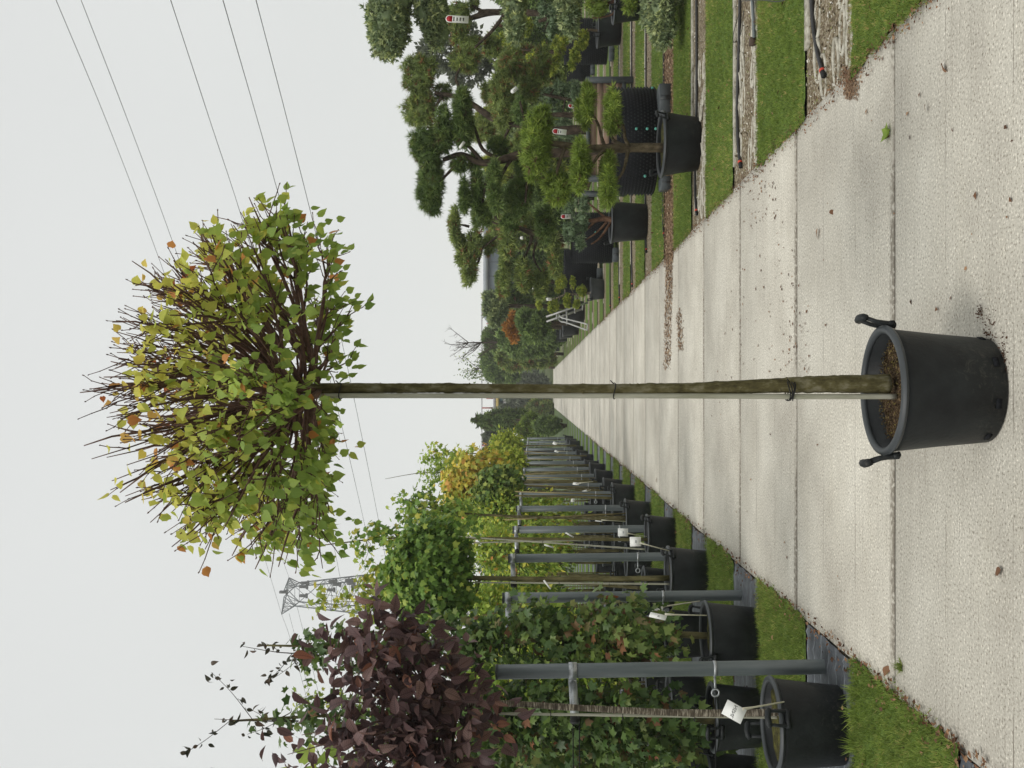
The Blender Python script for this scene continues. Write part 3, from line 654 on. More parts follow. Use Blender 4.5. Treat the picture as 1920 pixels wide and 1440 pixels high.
# single fallen leaves
for (X, Y, s, r, lab) in ((1883, 1068, .045, .45, 'curled brown leaf lying on the road left of the main pot'), (1537, 428, .05, .8, 'pale yellow leaf lying on the road right of the trunk'), (1772, 118, .05, .6, 'orange leaf on the near right lawn corner'),
        (1815, 1418, .06, .3, 'dark brown leaf on the grass in the near left corner'), (1662, 1265, .06, .55, 'upright orange leaf at the road joint on the left edge'), (1560, 395, .035, .4, 'small brown leaf on the right part of the road'),
        (1740, 195, .03, .5, 'small tan leaf on the road beside the near right lawn'), (1700, 1405, .055, .15, 'round dark leaf on the grass before the nearest black pot'), (1233, 905, .05, .85, 'yellow leaf at the far left road edge')):
    p = gnd(X, Y); p[2] = .012
    ob = thing('fallen_leaf', p, lab, 'leaf', 'single fallen leaves')
    leaf_objects(ob, 'fall', LONGS, np.array([p]), unit(1) * [1, 1, .2], unit(1) * .5 + [0, 0, 1.], np.array([s * 1.3]), np.array([r]), LM['litter'], 'blade')
# weed in the joint on the right
p = gnd(1668, 250); p[2] = .005; ob = thing('weed', p, 'small green broad-leaved weed in the road joint on the right', 'weed')
n = 7; a = np.arange(n) * 2.4
leaf_objects(ob, 'weed', HEARTS, np.tile(p, (n, 1)) + np.c_[np.cos(a), np.sin(a), np.zeros(n)] * .008, np.c_[np.cos(a), np.sin(a), .5 + .3 * rs.rand(n)], np.tile([0, 0, 1.], (n, 1)) + .2 * rs.randn(n, 3), .03 + .015 * rs.rand(n), np.full(n, .2), LM['bright'])

# hoses
def hose(pts, label, r=.0125, cap=True):
    root = thing('irrigation_hose', pts[-1], label, 'hose', 'black irrigation hoses on the right strips')
    mb = MB(); Q = limb(mb, pts, r, r, 8); mb.build('pipe', HOSEM, root, smooth=True)
    if cap:
        d = Q[-1] - Q[-3]; d /= np.linalg.norm(d)
        mb = MB(); mb.tube([Q[-1] - d * .03, Q[-1] - d * .015], r * 1.35, 10); mb.build('red_ring', REDCAP, root)
        mb = MB(); mb.tube([Q[-1] - d * .012, Q[-1] + d * .03, Q[-1] + d * .035], [r * 1.2, r * 1.25, r * .7], 10); mb.build('end_cap', RUBBER, root)
def gz(X, Y, z=.01): return gnd(X, Y, z)
hose([gz(1519, -260), gz(1521, -60), gz(1523, 30), gz(1532, 95), gz(1543, 137)], 'black hose with red ring curving along the nearest gravel strip')
hose([gz(1386, -200), gz(1387, 0), gz(1385, 100), gz(1382, 200), gz(1384, 270), gz(1388, 308)], 'black hose with red ring on the second gravel strip')
hose([gz(1305, -150), gz(1306, 60), gz(1306, 200), gz(1303, 340), gz(1306, 398)], 'black hose with red ring beside the pot of the bright pine')
for k, (v, ye) in enumerate(((1244, 440), (1211, 470), (1184, 535), (1160, 560), (1143, 575))):
    hose([gz(v, -60), gz(v, 200), gz(v - 1, 400), gz(v + 1, ye)], f'thin dark hose on the {ORD[3 + k]} gravel strip right of the road', r=.011)
root = thing('drip_line', gz(1400, 10), 'looped thin black drip line on the second gravel strip', 'hose')
mb = MB(); limb(mb, [gz(1390, 2, .02), gz(1430, 0, .03), gz(1460, 3, .04), gz(1490, -8, .02)], .0035, .0035, 5); mb.build('loop', HOSEM, root)
mb = MB(); limb(mb, [gz(1387, 20, .03), gz(1376, 60, .03), gz(1376, 80, .01), gz(1390, 60, .01), gz(1394, 20, .04)], .003, .003, 5); mb.build('loop', HOSEM, root)
root = thing('pipe_bracket', gz(1412, 60), 'grey flat pipe with a brown block on the second gravel strip', 'pipe')
mb = MB(); A = gz(1408, -60, .02); B = gz(1414, 70, .02); mb.tube([A, B], .012, 6); mb.build('pipe', POSTM, root)
mb = MB(); mb.box(gz(1411, 78, .02), (.05, .06, .04)); mb.build('block', pmat('brown_block', (.06, .04, .03), (.1, .07, .05), 10), root)

# ================================================================== FAR BACKGROUND
# bridge with railings
D0 = 72.
bz = lambda X: float(at(X, 720, D0)[2]); D1 = D0 * KD
br = thing('bridge', (0, D1, 0), 'long low bridge deck with thin red railings across the background', 'bridge')
x0, x1 = -22., 7.5
mb = MB(); mb.box(((x0 + x1) / 2, D1, (bz(925) + bz(930.5)) / 2), (x1 - x0, .6, bz(925) - bz(930.5))); mb.build('deck_edge', pmat('bridge_grey', (.28, .27, .29), (.36, .35, .37), 2), br)
mb = MB(); mb.box(((x0 + x1) / 2, D1 - .1, (bz(930.6) + bz(936) ) / 2), (x1 - x0, .5, bz(930.6) - bz(936))); mb.build('yellow_girder', pmat('bridge_yellow', (.50, .38, .12), (.58, .45, .17), 2), br)
mb = MB(); mb.box((-8, D1 + .1, (bz(936.1) + bz(944)) / 2), (16, .5, bz(936.1) - bz(944))); mb.build('teal_girder', pmat('bridge_teal', (.10, .17, .20), (.15, .23, .26), 2), br)
mb = MB(); mb.box(((x0 + x1) / 2, D1, bz(903.5)), (x1 - x0, .09, .09)); mb.build('top_rail', pmat('rail_pale', (.42, .40, .42), (.5, .48, .5), 2), br)
RR = pmat('rail_red', (.33, .10, .10), (.42, .16, .15), 2)
rp = None
for i in range(34):
    xx = x0 + .4 + i * .88
    if rp is None: mb = MB(); mb.box((0, 0, 0), (.13, .1, bz(904) - bz(925))); rp = mb.build('railing_post', RR, br); rp['_'] = 1; del rp['_']; rp.data.transform(Matrix.Translation(Vector(list(OFF[br.name])))); o = rp
    else: o = link('railing_post', rp.data, None, br)
    o.location = (xx, 0, (bz(904) + bz(925)) / 2 - 0); 
    if i % 2: o.scale = (.7, .7, .62); o.location.z = bz(925) + .5 * .62 * (bz(904) - bz(925)) 
for xx in (-20, -11, -2, 6.5):
    mb = MB(); mb.box((xx, D1 + .2, bz(936) / 2 - .03), (.8, .7, bz(936) - .1)); mb.build('pier', pmat('bridge_pier', (.3, .3, .29), (.36, .36, .35), 1), br)
# far dark building
A = at(905, 590, 85); B = at(905, 380, 85)
bd = thing('warehouse', ((A[0] + B[0]) / 2, 121, 0), 'low slate-grey warehouse behind the cloud pines', 'building')
mb = MB(); mb.box(((A[0] + B[0]) / 2, 121, (A[2] - .5) / 2 - .03), (B[0] - A[0], 10, A[2] - .5)); mb.build('wall', pmat('slate_cladding', (.055, .075, .09), (.075, .095, .11), 1.5, .5), bd)
mb = MB(); mb.box(((A[0] + B[0]) / 2, 121, A[2] - .25), (B[0] - A[0] + .4, 10.4, .5)); mb.build('roof', pmat('pale_roof_edge', (.30, .33, .36), (.36, .39, .42), 1), bd)
for i in range(7):
    mb = MB(); mb.box((A[0] + 1.2 + i * (B[0] - A[0] - 2) / 6.5, 115.97, (A[2] - .5) * .5), (.08, .06, A[2] - .6)); mb.build('cladding_seam', pmat('seam_dark', (.03, .04, .05), (.03, .04, .05)), bd)

# pylon
PD = 150.; PR = PD * KD
STEEL = pmat('grey_steel_lattice', (.06, .075, .085), (.10, .115, .125), .4, .6, metal=.2)
def P3(X, Y, dd=0.): return at(X, Y, PD + dd)
py = thing('electricity_pylon', (at(1000, 1112, PD)[0], PR, 0), 'tall grey lattice electricity pylon rising behind the trees', 'pylon')
pc = at(999, 1113, PD)[0]
def corner(z, sx, sy):
    zt = at(557, 1113, PD)[2]; f = (zt - z) / zt
    wdt = 1.9 + f * 4.6
    return np.array([pc + sx * wdt - .3 * (1 - f), PR + sy * wdt, z])
zt = at(557, 1113, PD)[2]
zs = [0, 7, 13.5, 19, 24, 28.2, 32, 35.2, 38, 40.5, 42.8, zt]
for sx in (-1, 1):
    for sy in (-1, 1):
        mb = MB(); mb.tube([corner(z, sx, sy) for z in zs], .13, 4); mb.build('leg', STEEL, py)
for fi, (a, b) in enumerate((((-1, -1), (1, -1)), ((1, -1), (1, 1)), ((1, 1), (-1, 1)), ((-1, 1), (-1, -1)))):
    mb = MB()
    for i in range(len(zs) - 1):
        mb.tube([corner(zs[i], *a), corner(zs[i + 1], *b)], .06, 3); mb.tube([corner(zs[i], *b), corner(zs[i + 1], *a)], .06, 3)
        mb.tube([corner(zs[i + 1], *a), corner(zs[i + 1], *b)], .055, 3)
    mb.build('lattice_face', STEEL, py)
tipR = P3(542, 1083); tipL = P3(528, 1152)
top = [P3(536, 1106), P3(533, 1122)]
for tip, s in ((tipR, 1), (tipL, -1)):
    mb = MB()
    for sy in (-1, 1):
        mb.tube([corner(zt, s, sy), tip], .10, 4); mb.tube([np.array([pc + s * .6, PR + sy * 1., P3(535, 1113)[2]]), tip], .10, 4)
        for f in (.2, .4, .6, .8):
            a = corner(zt, s, sy) * (1 - f) + tip * f; b = np.array([pc + s * .6, PR + sy, P3(535, 1113)[2]]) * (1 - f) + tip * f
            mb.tube([a, b], .05, 3)
            f2 = f - .2; c2 = corner(zt, s, sy) * (1 - f2) + tip * f2; mb.tube([b, c2], .05, 3)
        mb.tube([corner(zt, -s, sy), np.array([pc + s * .6, PR + sy, P3(535, 1113)[2]])], .09, 3)
        mb.tube([corner(zt, s, sy), np.array([pc + s * .6, PR + sy, P3(535, 1113)[2]])], .09, 3)
    mb.build('crossarm', STEEL, py)
for (X, Y) in ((570, 1093), (568, 1100), (567, 1117), (622, 1090), (619, 1106), (630, 1096), (653, 1088), (657, 1094), (664, 1100), (530, 1110)):
    c = P3(X, Y, -2.5); mb = MB(); mb.box(c, (.5, .5, 1.3), bev=.1); mb.box(c + [0, 0, -.8], (.9, .4, .4)); mb.build('insulator', INK, py)
# overhead cables
def cable(pts, label, r=.035):
    P = [at(X, Y, d) for X, Y, d in pts]
    root = thing('power_cable', P[0], label, 'cable', 'overhead cables above the road')
    mb = MB(); limb(mb, P, r, r, 4); mb.build('strand', INK, root)
CABG = pmat('cable_grey', (.07, .075, .08), (.09, .095, .1), 1)
INKC = INK
cable([(60, -110, 50), (105, 0, 56), (205, 240, 72), (300, 490, 90), (395, 760, 112), (482, 1003, 135), (528, 1152, 150)], 'topmost overhead cable running to the left arm of the pylon', .028)
cable([(110, -110, 50), (152, 0, 56), (245, 240, 72), (335, 485, 90), (430, 760, 112), (505, 980, 136), (542, 1083, 150)], 'second overhead cable running to the right arm of the pylon', .028)
cable([(285, -110, 50), (320, 0, 56), (395, 230, 70), (460, 430, 86), (545, 720, 110), (622, 1009, 138), (640, 1092, 150), (668, 1200, 165), (700, 1400, 190)], 'third overhead cable passing behind the middle of the round crown', .032)
cable([(388, -110, 50), (418, 0, 56), (490, 250, 70), (550, 465, 85), (631, 759, 110), (684, 985, 135), (712, 1120, 150), (735, 1260, 165)], 'fourth overhead cable entering the crown above its lower right side', .032)
cable([(452, -110, 50), (480, 0, 56), (545, 250, 70), (605, 490, 86), (654, 700, 105), (711, 982, 135), (733, 1110, 150), (755, 1260, 165)], 'lowest overhead cable passing just above the trunk top', .032)
cable([(528, 1152, 150), (545, 1200, 146), (580, 1330, 138), (600, 1440, 130), (612, 1520, 126)], 'uppermost cable leaving the pylon to the left', .03)
cable([(542, 1150, 150), (575, 1280, 140), (612, 1440, 130), (625, 1520, 126)], 'middle cable leaving the pylon to the left', .03)
cable([(557, 1137, 150), (590, 1270, 140), (630, 1440, 130), (645, 1520, 126)], 'lower cable leaving the pylon to the left', .03)
# ================================================================== POTS
def make_pot(name, loc, R, rb, Hh, label, cat='pot', group=None, mat=PLASTIC, soil=SOIL, soil_drop=.05, handles=2, hrot=0., slots=True, rz=0.):
    root = thing(name, loc, label, cat, group, rz); c = np.array(loc, float)
    t = .012 * R / .22; rl = .016 * R / .22
    mb = MB(); rt_ = R - .012
    prof = [(0, .012), (rb - .03, .012), (rb - .01, .0), (rb, .006), (rb + (rt_ - rb) * .5, Hh * .5), (rt_, Hh - .04), (rt_ + .001, Hh - .012), (rt_ - t, Hh - .012), (rb + (rt_ - rb) * .5 - t, Hh * .5), (rb - t, .03), (0, .03)]
    mb.lathe(prof, 56, c); mb.build('pot_wall', mat, root, smooth=True)
    mb = MB(); a = np.arange(9) * 2 * pi / 8
    mb.lathe([(rt_ + rl * cos(q) * .95, Hh - .008 + rl * .8 * sin(q)) for q in a], 56, c); mb.build('rim', PLASTIC_G_SHEEN if mat is PLASTIC else mat, root, smooth=True)  # black rim coloured lighter grey: glancing sky reflection painted in
    # soil
    n = 26; V = [(0, 0, .012)]; F = []
    rsoil = rt_ - t - (soil_drop + .01) * (rt_ - rb) / Hh
    for i in range(1, 6):
        for j in range(n):
            q = 2 * pi * j / n; V.append((rsoil * i / 5 * cos(q), rsoil * i / 5 * sin(q), .012 * (1 - i / 5) + rs.randn() * .004))
    for j in range(n): F.append((0, 1 + j, 1 + (j + 1) % n))
    for i in range(4):
        for j in range(n): b = 1 + i * n; F.append((b + j, b + n + j, b + n + (j + 1) % n, b + (j + 1) % n))
    mb = MB(); mb.add(np.array(V) + c + [0, 0, Hh - soil_drop], F); mb.build('soil', soil, root, smooth=True)
    for s in range(handles):
        q = hrot + s * pi; er = np.array([cos(q), sin(q), 0]); et = np.array([-sin(q), cos(q), 0]); k = min(1.05, R / .232)
        def W(a, b, z): return c + er * (R + a * k) + et * b * k + np.array([0, 0, Hh + z * k])
        mb = MB()
        for sg in (-1, 1):
            mb.tube([W(-.004, sg * .034, -.048), W(.006, sg * .034, -.02), W(.014, sg * .033, .02), W(.026, sg * .031, .052)], [.009 * k, .010 * k, .008 * k, .008 * k], 6)
        mb.tube([W(.027, -.042, .056), W(.029, -.028, .064), W(.031, 0, .068), W(.029, .028, .064), W(.027, .042, .056)], [.011 * k, .015 * k, .0155 * k, .015 * k, .011 * k], 8)
        mb.tube([W(.004, -.045, -.034), W(.004, .045, -.034)], [.014 * k, .014 * k], 6)
        mb.build('handle', PLASTIC, root, smooth=True)
    if slots:
        for j in range(8):
            q = hrot + .45 + j * pi / 4; er = np.array([cos(q), sin(q), 0]); rr = rb + (rt_ - rb) * .1
            mb = MB(); mb.box(c + er * (rr - .0005) + [0, 0, .034], (.006, .034, .018), rz=q); o = mb.build('drain_slot', MATTE, root)
    return root

def plant_label(base, top, label, plate=(.075, .11), face=None, text=None, tilt=0.6, group='white plant labels on stems in the left pots', mat=WHITE, facing=None):
    """thin stem with a square card on its end"""
    root = thing('plant_label', base, label, 'label', group)
    base = np.array(base); top = np.array(top)
    mb = MB(); mid = base + (top - base) * .75; mb.tube([base, mid, top], [.004, .005, .009], 6); mb.build('stem', CREAM, root)
    f = np.array(facing if facing is not None else [.2, -1, .35], float); f /= np.linalg.norm(f)
    d = top - base; d /= np.linalg.norm(d); d = d - f * d.dot(f); d /= np.linalg.norm(d)
    ax = face if face is not None else 0.; s = np.cross(d, f)
    d2 = d * cos(ax) + s * sin(ax); s2 = np.cross(d2, f); R = np.stack([s2, f, d2], 1)
    c = top + d * plate[1] * .42
    mb = MB(); mb.box(c, (plate[0], .003, plate[1]), R=R); card = mb.build('card', mat, root)
    if text:
        cu = bpy.data.curves.new('txt', 'FONT'); cu.body = text; cu.size = .026; cu.align_x = 'CENTER'; cu.align_y = 'CENTER'; cu.resolution_u = 2
        ob = bpy.data.objects.new('t', cu); COL.objects.link(ob); bpy.context.view_layer.update()
        me = bpy.data.meshes.new_from_object(ob); bpy.data.objects.remove(ob)
        o = link('printed_text', me, INK, card); me.materials.clear(); me.materials.append(INK)
        mm = Matrix.Identity(4); cols = [-s2, d2, f]
        # letters face the viewer along +f
        for a_ in range(3):
            mm[a_][0] = float(-s2[a_]); mm[a_][1] = float(d2[a_]); mm[a_][2] = float(np.cross(-s2, d2)[a_]); mm[a_][3] = float((c - OFF[root.name] + f * .0025)[a_])
        o.matrix_basis = mm
    else:
        mb = MB()
        for i in range(2): mb.box(c + f * .0022 - d2 * .008 * i, (plate[0] * .3, .0008, .004), R=R)
        mb.build('printed_mark', POSTM, card)
    return root

# ------------------------------------------------------------------ main potted tree
DM = 2.742; DR = DM * KD
pc_ = gnd(1886, 734); base = np.array([at(1700, 732, DM)[0], DR, 0.])
PH = at(1652, 727, DM)[2]
make_pot('plant_pot', base, .228, .184, PH, 'large black nursery pot standing alone in the middle of the road, holding the round-crowned tree', soil_drop=.065, hrot=.10, soil=SOIL)
# soil chips
n = 2200; q = rs.rand(n) * 2 * pi; r = .195 * np.sqrt(rs.rand(n)); P = base + np.c_[r * np.cos(q), r * np.sin(q), PH - .062 + .012 * rs.rand(n)]
sc = thing('soil_mulch', base + [0, 0, PH - .06], 'brown and mossy mulch chips in the main pot', 'mulch'); scatter('chips', DIAM, P, unit(n), unit(n), .004 + .008 * rs.rand(n), np.where(P[:, 0] < base[0] - .03, .35, .5) * rs.rand(n), LM['chips'], sc)
tree = thing('lime_tree', base + [0, 0, PH - .06], 'slender lime tree with round yellowing crown rising from the large pot on the road', 'tree')
tp = [at(X, Y, DM) for X, Y in ((1668, 720), (1560, 720), (1480, 722), (1390, 725.5), (1300, 728.5), (1150, 729.5), (980, 729), (830, 727.5), (700, 728), (620, 729), (575, 733))]
tr = [.034, .031, .0275, .024, .0205, .018, .0165, .0175, .0185, .021, .027]
tp = np.array(tp); z = tp[:, 2]
zz = np.linspace(z[0], z[-1], 150); Q = np.c_[np.interp(zz, z, tp[:, 0]), np.interp(zz, z, tp[:, 1]) + .006 * np.sin(zz * 3), zz]
rr = np.interp(zz, z, tr) * (1 + .025 * rs.randn(150))
for b in (.62, .95, 1.18, 1.42, 1.62, 1.9): rr += .0028 * np.exp(-((zz - b) / .012) ** 2)
mb = MB(); mb.tube(Q, rr, 16)
# small bark scars
for i in range(26):
    k = rs.randint(8, 145); a = rs.rand() * 6.28; mb.box(Q[k] + rr[k] * np.array([cos(a), sin(a), 0]) * .95, (.006, .010, .007), rz=a, bev=.002)
mb.build('trunk', BARK_T, tree, smooth=True)
HEAD = at(575, 733, DM)
# crown skeleton
LP, LD, LS, LR = [], [], [], []
def leaf_here(p, out, zrel, dens=1.):
    d = out * (.5 + .5 * rs.rand()) + rs.randn(3) * .45 + np.array([0, 0, -.75 - .5 * rs.rand()]); d /= np.linalg.norm(d)
    s = .023 + .020 * rs.rand()
    yel = .15 + .76 * np.clip((zrel - .12) / .72, 0, 1) + .10 * rs.randn()
    if rs.rand() < .07 + .30 * max(0, zrel - .55): yel += .3
    if rs.rand() < .03: yel = .95
    LP.append(p + d * s * .5); LD.append(d); LS.append(s * (.85 if zrel > .75 else 1)); LR.append(np.clip(yel, 0, .99))
def envelope(d):
    th = math.acos(np.clip(d[2], -1, 1)); base_r = .625 + .07 * min(1, th)
    az = math.atan2(d[1], d[0])
    return base_r * (1 + .05 * sin(3 * az + 1) + .04 * sin(5 * az)) * (1 if th < 1.75 else .75)
NB = 52
ga = pi * (3 - sqrt(5))
for i in range(NB):
    ct = 1 - (i + .5) / NB * 1.18; th = math.acos(ct); az = i * ga + rs.randn() * .15
    d = np.array([sin(th) * cos(az), sin(th) * sin(az), cos(th)]); Rm = envelope(d) * (.86 + .14 * rs.rand())
    start = HEAD + np.array([0, 0, -.05 + .13 * rs.rand()]) + d * .012
    side_ = np.cross(d, [0, 0, 1.]); side_ /= np.linalg.norm(side_) + 1e-9
    bend = rs.randn() * .05
    mb = MB()
    def pt(t, d=d, Rm=Rm, start=start, side_=side_, bend=bend):
        return start + d * Rm * t + np.array([0, 0, 1]) * (.10 * t * t * sin(th) - .03 * sin(pi * t) * 0) + side_ * bend * sin(pi * t)
    T = np.linspace(0, 1, 10); Pm = np.array([pt(t) for t in T]) + rs.randn(10, 3) * .005 * T[:, None]
    r0 = .0062 + .0045 * rs.rand()
    mb.tube(Pm, r0 * (1 - T) ** .8 + .0017, 6)
    subs = [(Pm, .55, 1.)]
    for s in range(rs.randint(5, 8)):
        t0 = .12 + .62 * rs.rand(); p0 = pt(t0); dd = d + unit(1)[0] * (.42 + .25 * rs.rand()) + np.array([0, 0, .12]); dd /= np.linalg.norm(dd)
        # stay inside the envelope
        rem = max(.10, envelope(dd) * (.80 + .20 * rs.rand()) - np.linalg.norm(p0 - HEAD))
        Ts = np.linspace(0, 1, 7); Ps = p0 + dd * rem * Ts[:, None] + np.array([0, 0, .05]) * (Ts ** 2)[:, None] * rem / .4 + rs.randn(7, 3) * .006 * Ts[:, None]
        mb.tube(Ps, (.0052 * (1 - t0 * .5)) * (1 - Ts) ** .9 + .0014, 5); subs.append((Ps, .3, 1.))
        for u in range(rs.randint(3, 6)):
            k = rs.randint(2, 6); p1 = Ps[k]; d3 = dd + unit(1)[0] * .75 + np.array([0, 0, .25]); d3 /= np.linalg.norm(d3); ln = min(.06 + .10 * rs.rand(), rem)
            Pt = p1 + d3 * ln * np.linspace(0, 1, 4)[:, None] + rs.randn(4, 3) * .003
            mb.tube(Pt, [.0024, .0019, .0016, .0013], 4); subs.append((Pt, .2, 1.))
            for kk in (1, 2, 3): mb.tube([Pt[kk] - d3 * .002, Pt[kk] + d3 * .0035 + unit(1)[0] * .002], [.0026, .0016], 4)   # buds
    mb.build('branch', TWIG, tree, smooth=True)
    for (Pq, tmin, dn) in subs:
        ln = np.linalg.norm(Pq[-1] - Pq[0]); nlv = ln * (17 if d[2] < .55 else 13)
        nlv = int(nlv * 1.05) + (rs.rand() < .5)
        for _ in range(nlv):
            t = tmin + (1 - tmin) * rs.rand(); k = t * (len(Pq) - 1); i0 = min(int(k), len(Pq) - 2); p = Pq[i0] + (Pq[i0 + 1] - Pq[i0]) * (k - i0)
            zrel = (p[2] - 2.3) / .95; rad = np.linalg.norm(p - HEAD)
            if zrel > .3 and rs.rand() < (zrel - .3) * 1.75: continue
            if rad < .16 and rs.rand() < .6: continue
            leaf_here(p, d, zrel)
for i in range(60):
    d_ = unit(1)[0]; d_[1] = -abs(d_[1]); d_[2] *= .6; leaf_here(HEAD + np.array([0, 0, .05]) + d_ * (.10 + .22 * rs.rand()), d_, .1)
# hanging fringe under the crown
for i in range(40):
    az = rs.rand() * 2 * pi; r = .25 + .38 * rs.rand(); p = HEAD + np.array([r * cos(az), r * sin(az), .06 - .06 * rs.rand()])
    ln = .05 + .12 * rs.rand(); dd = np.array([cos(az) * .5, sin(az) * .5, -1.]); dd /= np.linalg.norm(dd)
    for _ in range(4): leaf_here(p + dd * ln * rs.rand() + rs.randn(3) * .02, dd, .05)
LP, LD, LS, LR = map(np.array, (LP, LD, LS, LR)); LN = unit(len(LP)) + np.array([0, -.5, .1])
score = LS / np.maximum(LP[:, 1] - 0., 1) * np.abs((frames(LD, LN)[:, :, 2] * [0, 1, 0]).sum(1)) * np.where(LP[:, 1] < DR + .1, 1, .4)
o_ = np.argsort(-score); a, b = o_[:300], o_[300:]
leaf_objects(tree, 'lime', HEARTS, LP[a], LD[a], LN[a], LS[a], LR[a], LM['lime'])
scatter('leaves', HEARTS, LP[b], LD[b], LN[b], LS[b], LR[b], LM['lime'], tree)
print('lime leaves', len(LP))
# stake with ties
st = thing('bamboo_stake', at(1668, 743, DM - .01), 'long pale bamboo stake tied to the trunk of the main tree', 'stake')
sp_ = np.array([at(X, Y, DM - .012) for X, Y in ((1680, 743.5), (1480, 743.5), (1300, 742.3), (980, 742), (640, 742), (560, 743))])
zz = np.linspace(sp_[0][2], sp_[-1][2], 90); Q = np.c_[np.interp(zz, sp_[:, 2], sp_[:, 0]), np.full(90, DR - .015), zz]
rr = np.full(90, .0098) - .001 * (zz / 2.5)
for b in np.arange(.45, 2.5, .285): rr += .0018 * np.exp(-((zz - b) / .006) ** 2)
mb = MB(); mb.tube(Q, rr, 12); mb.build('cane', BAMBOO, st, smooth=True)
for (X, n_) in ((1480, 4), (1150, 1), (637, 1)):
    c = at(X, 733, DM - .006); wr = .5 * abs(at(X, 745, DM)[0] - at(X, 712 if X > 1300 else 718, DM)[0]) + .003; mb = MB(); t = np.arange(20) * 2 * pi / 20
    for i in range(n_):
        mb.tube(np.c_[c[0] + wr * np.cos(t), c[1] + (.030 if X > 1300 else .022) * np.sin(t), c[2] + (i - n_ / 2) * .006 + .004 * np.sin(t * 2 + i)], .0022, 4, closed=True)
    mb.tube([c + [wr * .9, -.01, 0], c + [wr * 1.1 + .006, -.015, .012]], .0018, 4)
    mb.build('tie', RUBBER, st)
c = at(1210, 747, DM - .03); mb = MB(); t = np.linspace(0, 1, 9)
V = []; 
for q in t:
    V += [(c[0] - .004 - .013 * sin(pi * q), c[1] - .004, c[2] + .02 - .04 * q), (c[0] - .004 - .013 * sin(pi * q), c[1] + .004, c[2] + .02 - .04 * q)]
mb.add(V, [(2 * i, 2 * i + 2, 2 * i + 3, 2 * i + 1) for i in range(8)]); mb.build('paper_ribbon', CREAM, st)

# ================================================================== LEFT SIDE ROWS
# posts
def make_post(loc, h, zb, label, ext=0., rust=False, lean=.03):
    root = thing('row_post', loc, label, 'post', 'grey steel posts at the row ends')
    c = np.array(loc, float); tp_ = c + np.array([-lean, 0, h])
    # grooved post
    n = 16; a = np.arange(n) * 2 * pi / n; rad = .0415 * (1 - .07 * (np.arange(n) % 2)); V = []
    for p in (c - [0, 0, .03], c * .5 + tp_ * .5, tp_): V.append(np.stack([p[0] + rad * np.cos(a), p[1] + rad * np.sin(a), np.full(n, p[2])], 1))
    F = [(i * n + j, i * n + (j + 1) % n, (i + 1) * n + (j + 1) % n, (i + 1) * n + j) for i in range(2) for j in range(n)] + [tuple(range(2 * n, 3 * n))]
    mb = MB(); mb.add(np.concatenate(V), F); mb.build('post', POSTM, root)
    mb = MB(); mb.tube([tp_ - [0, 0, .004], tp_ + [0, 0, .006]], .043, 16); mb.build('cap', PLASTIC_G_SHEEN, root)
    zc = lambda z: c + (tp_ - c) * (z / h)
    p = zc(zb); mb = MB(); mb.tube([p - [0, 0, .022], p + [0, 0, .022]], .047, 16); mb.box(p + [-.055, -.005, 0], (.03, .03, .045), bev=.003); mb.build('clamp', GALV, root)
    d = np.array([-.8, -.55, -.04]); d /= np.linalg.norm(d); a0 = p + np.array([-.06, 0, 0]); mb = MB(); mb.tube([a0, a0 + d * .20], .024, 14); bt = mb.build('bracket_tube', GALV, root, smooth=True)
    mb = MB(); mb.tube([a0 + d * .19, a0 + d * .225], .027, 14); mb.build('end_cap', RUBBER, bt)
    p2 = zc(.60); mb = MB(); mb.tube([p2 + [0, 0, -.008], p2 + [0, 0, .008]], .044, 12); mb.tube([p2 + [-.04, -.01, 0], p2 + [-.10, -.025, 0]], .007, 6)
    t = np.arange(14) * 2 * pi / 14; cc = p2 + [-.125, -.03, 0]; mb.tube(np.c_[cc[0] + .020 * np.cos(t), np.full(14, cc[1]), cc[2] + .020 * np.sin(t)], .005, 5, closed=True); mb.build('eye_bolt', GALV, root)
    for zz_, s in ((zb, -.02), (zb - .035, .0), (.60, 0)):
        q0 = zc(zz_) + [-.14, -.03, 0]; mb = MB(); mb.tube([q0, q0 + [-2.4, .05, -.015], q0 + [-5.5, .1, 0]], .0032, 4); mb.build('wire', RUBBER, root)
    if rust:
        p3 = zc(1.02); mb = MB(); aa = np.linspace(-2.1, -1.1, 6); V = []
        for q, (dz) in zip(aa, (0, .02, .03, .02, .03, 0)): V += [(p3[0] + .0425 * cos(q), p3[1] + .0425 * sin(q), p3[2] + dz), (p3[0] + .0425 * cos(q), p3[1] + .0425 * sin(q), p3[2] - dz - .05 * (q > -1.7))]
        mb.add(V, [(2 * i, 2 * i + 1, 2 * i + 3, 2 * i + 2) for i in range(5)]); mb.build('rust_patch', RUST, root)
    return root
PY = [4.25, 5.93, 7.35, 8.9, 10.6, 12.25, 13.9, 15.75, 17.3, 19.0, 20.7, 22.6, 24.5, 26.3, 28.4, 30.8]
PY = [q * KD for q in PY]
PX = [-1.553, -1.622, -1.64, -1.665, -1.70, -1.74, -1.82, -1.87, -1.90, -1.93, -1.96, -2.01, -2.05, -2.08, -2.12, -2.15]
for k, (x, y) in enumerate(zip(PX, PY)):
    make_post((x, y, 0), 1.80 if k == 0 else 1.83, 1.38 if k == 0 else 1.79,
              ('grey steel row post nearest the camera, with its bracket below the top' if k == 0 else
               'second grey row post from the camera, with a rust patch halfway up' if k == 1 else f'{ORD[k]} grey steel row post from the camera along the left road edge'), rust=k == 1, lean=.02 + .03 * rs.rand())

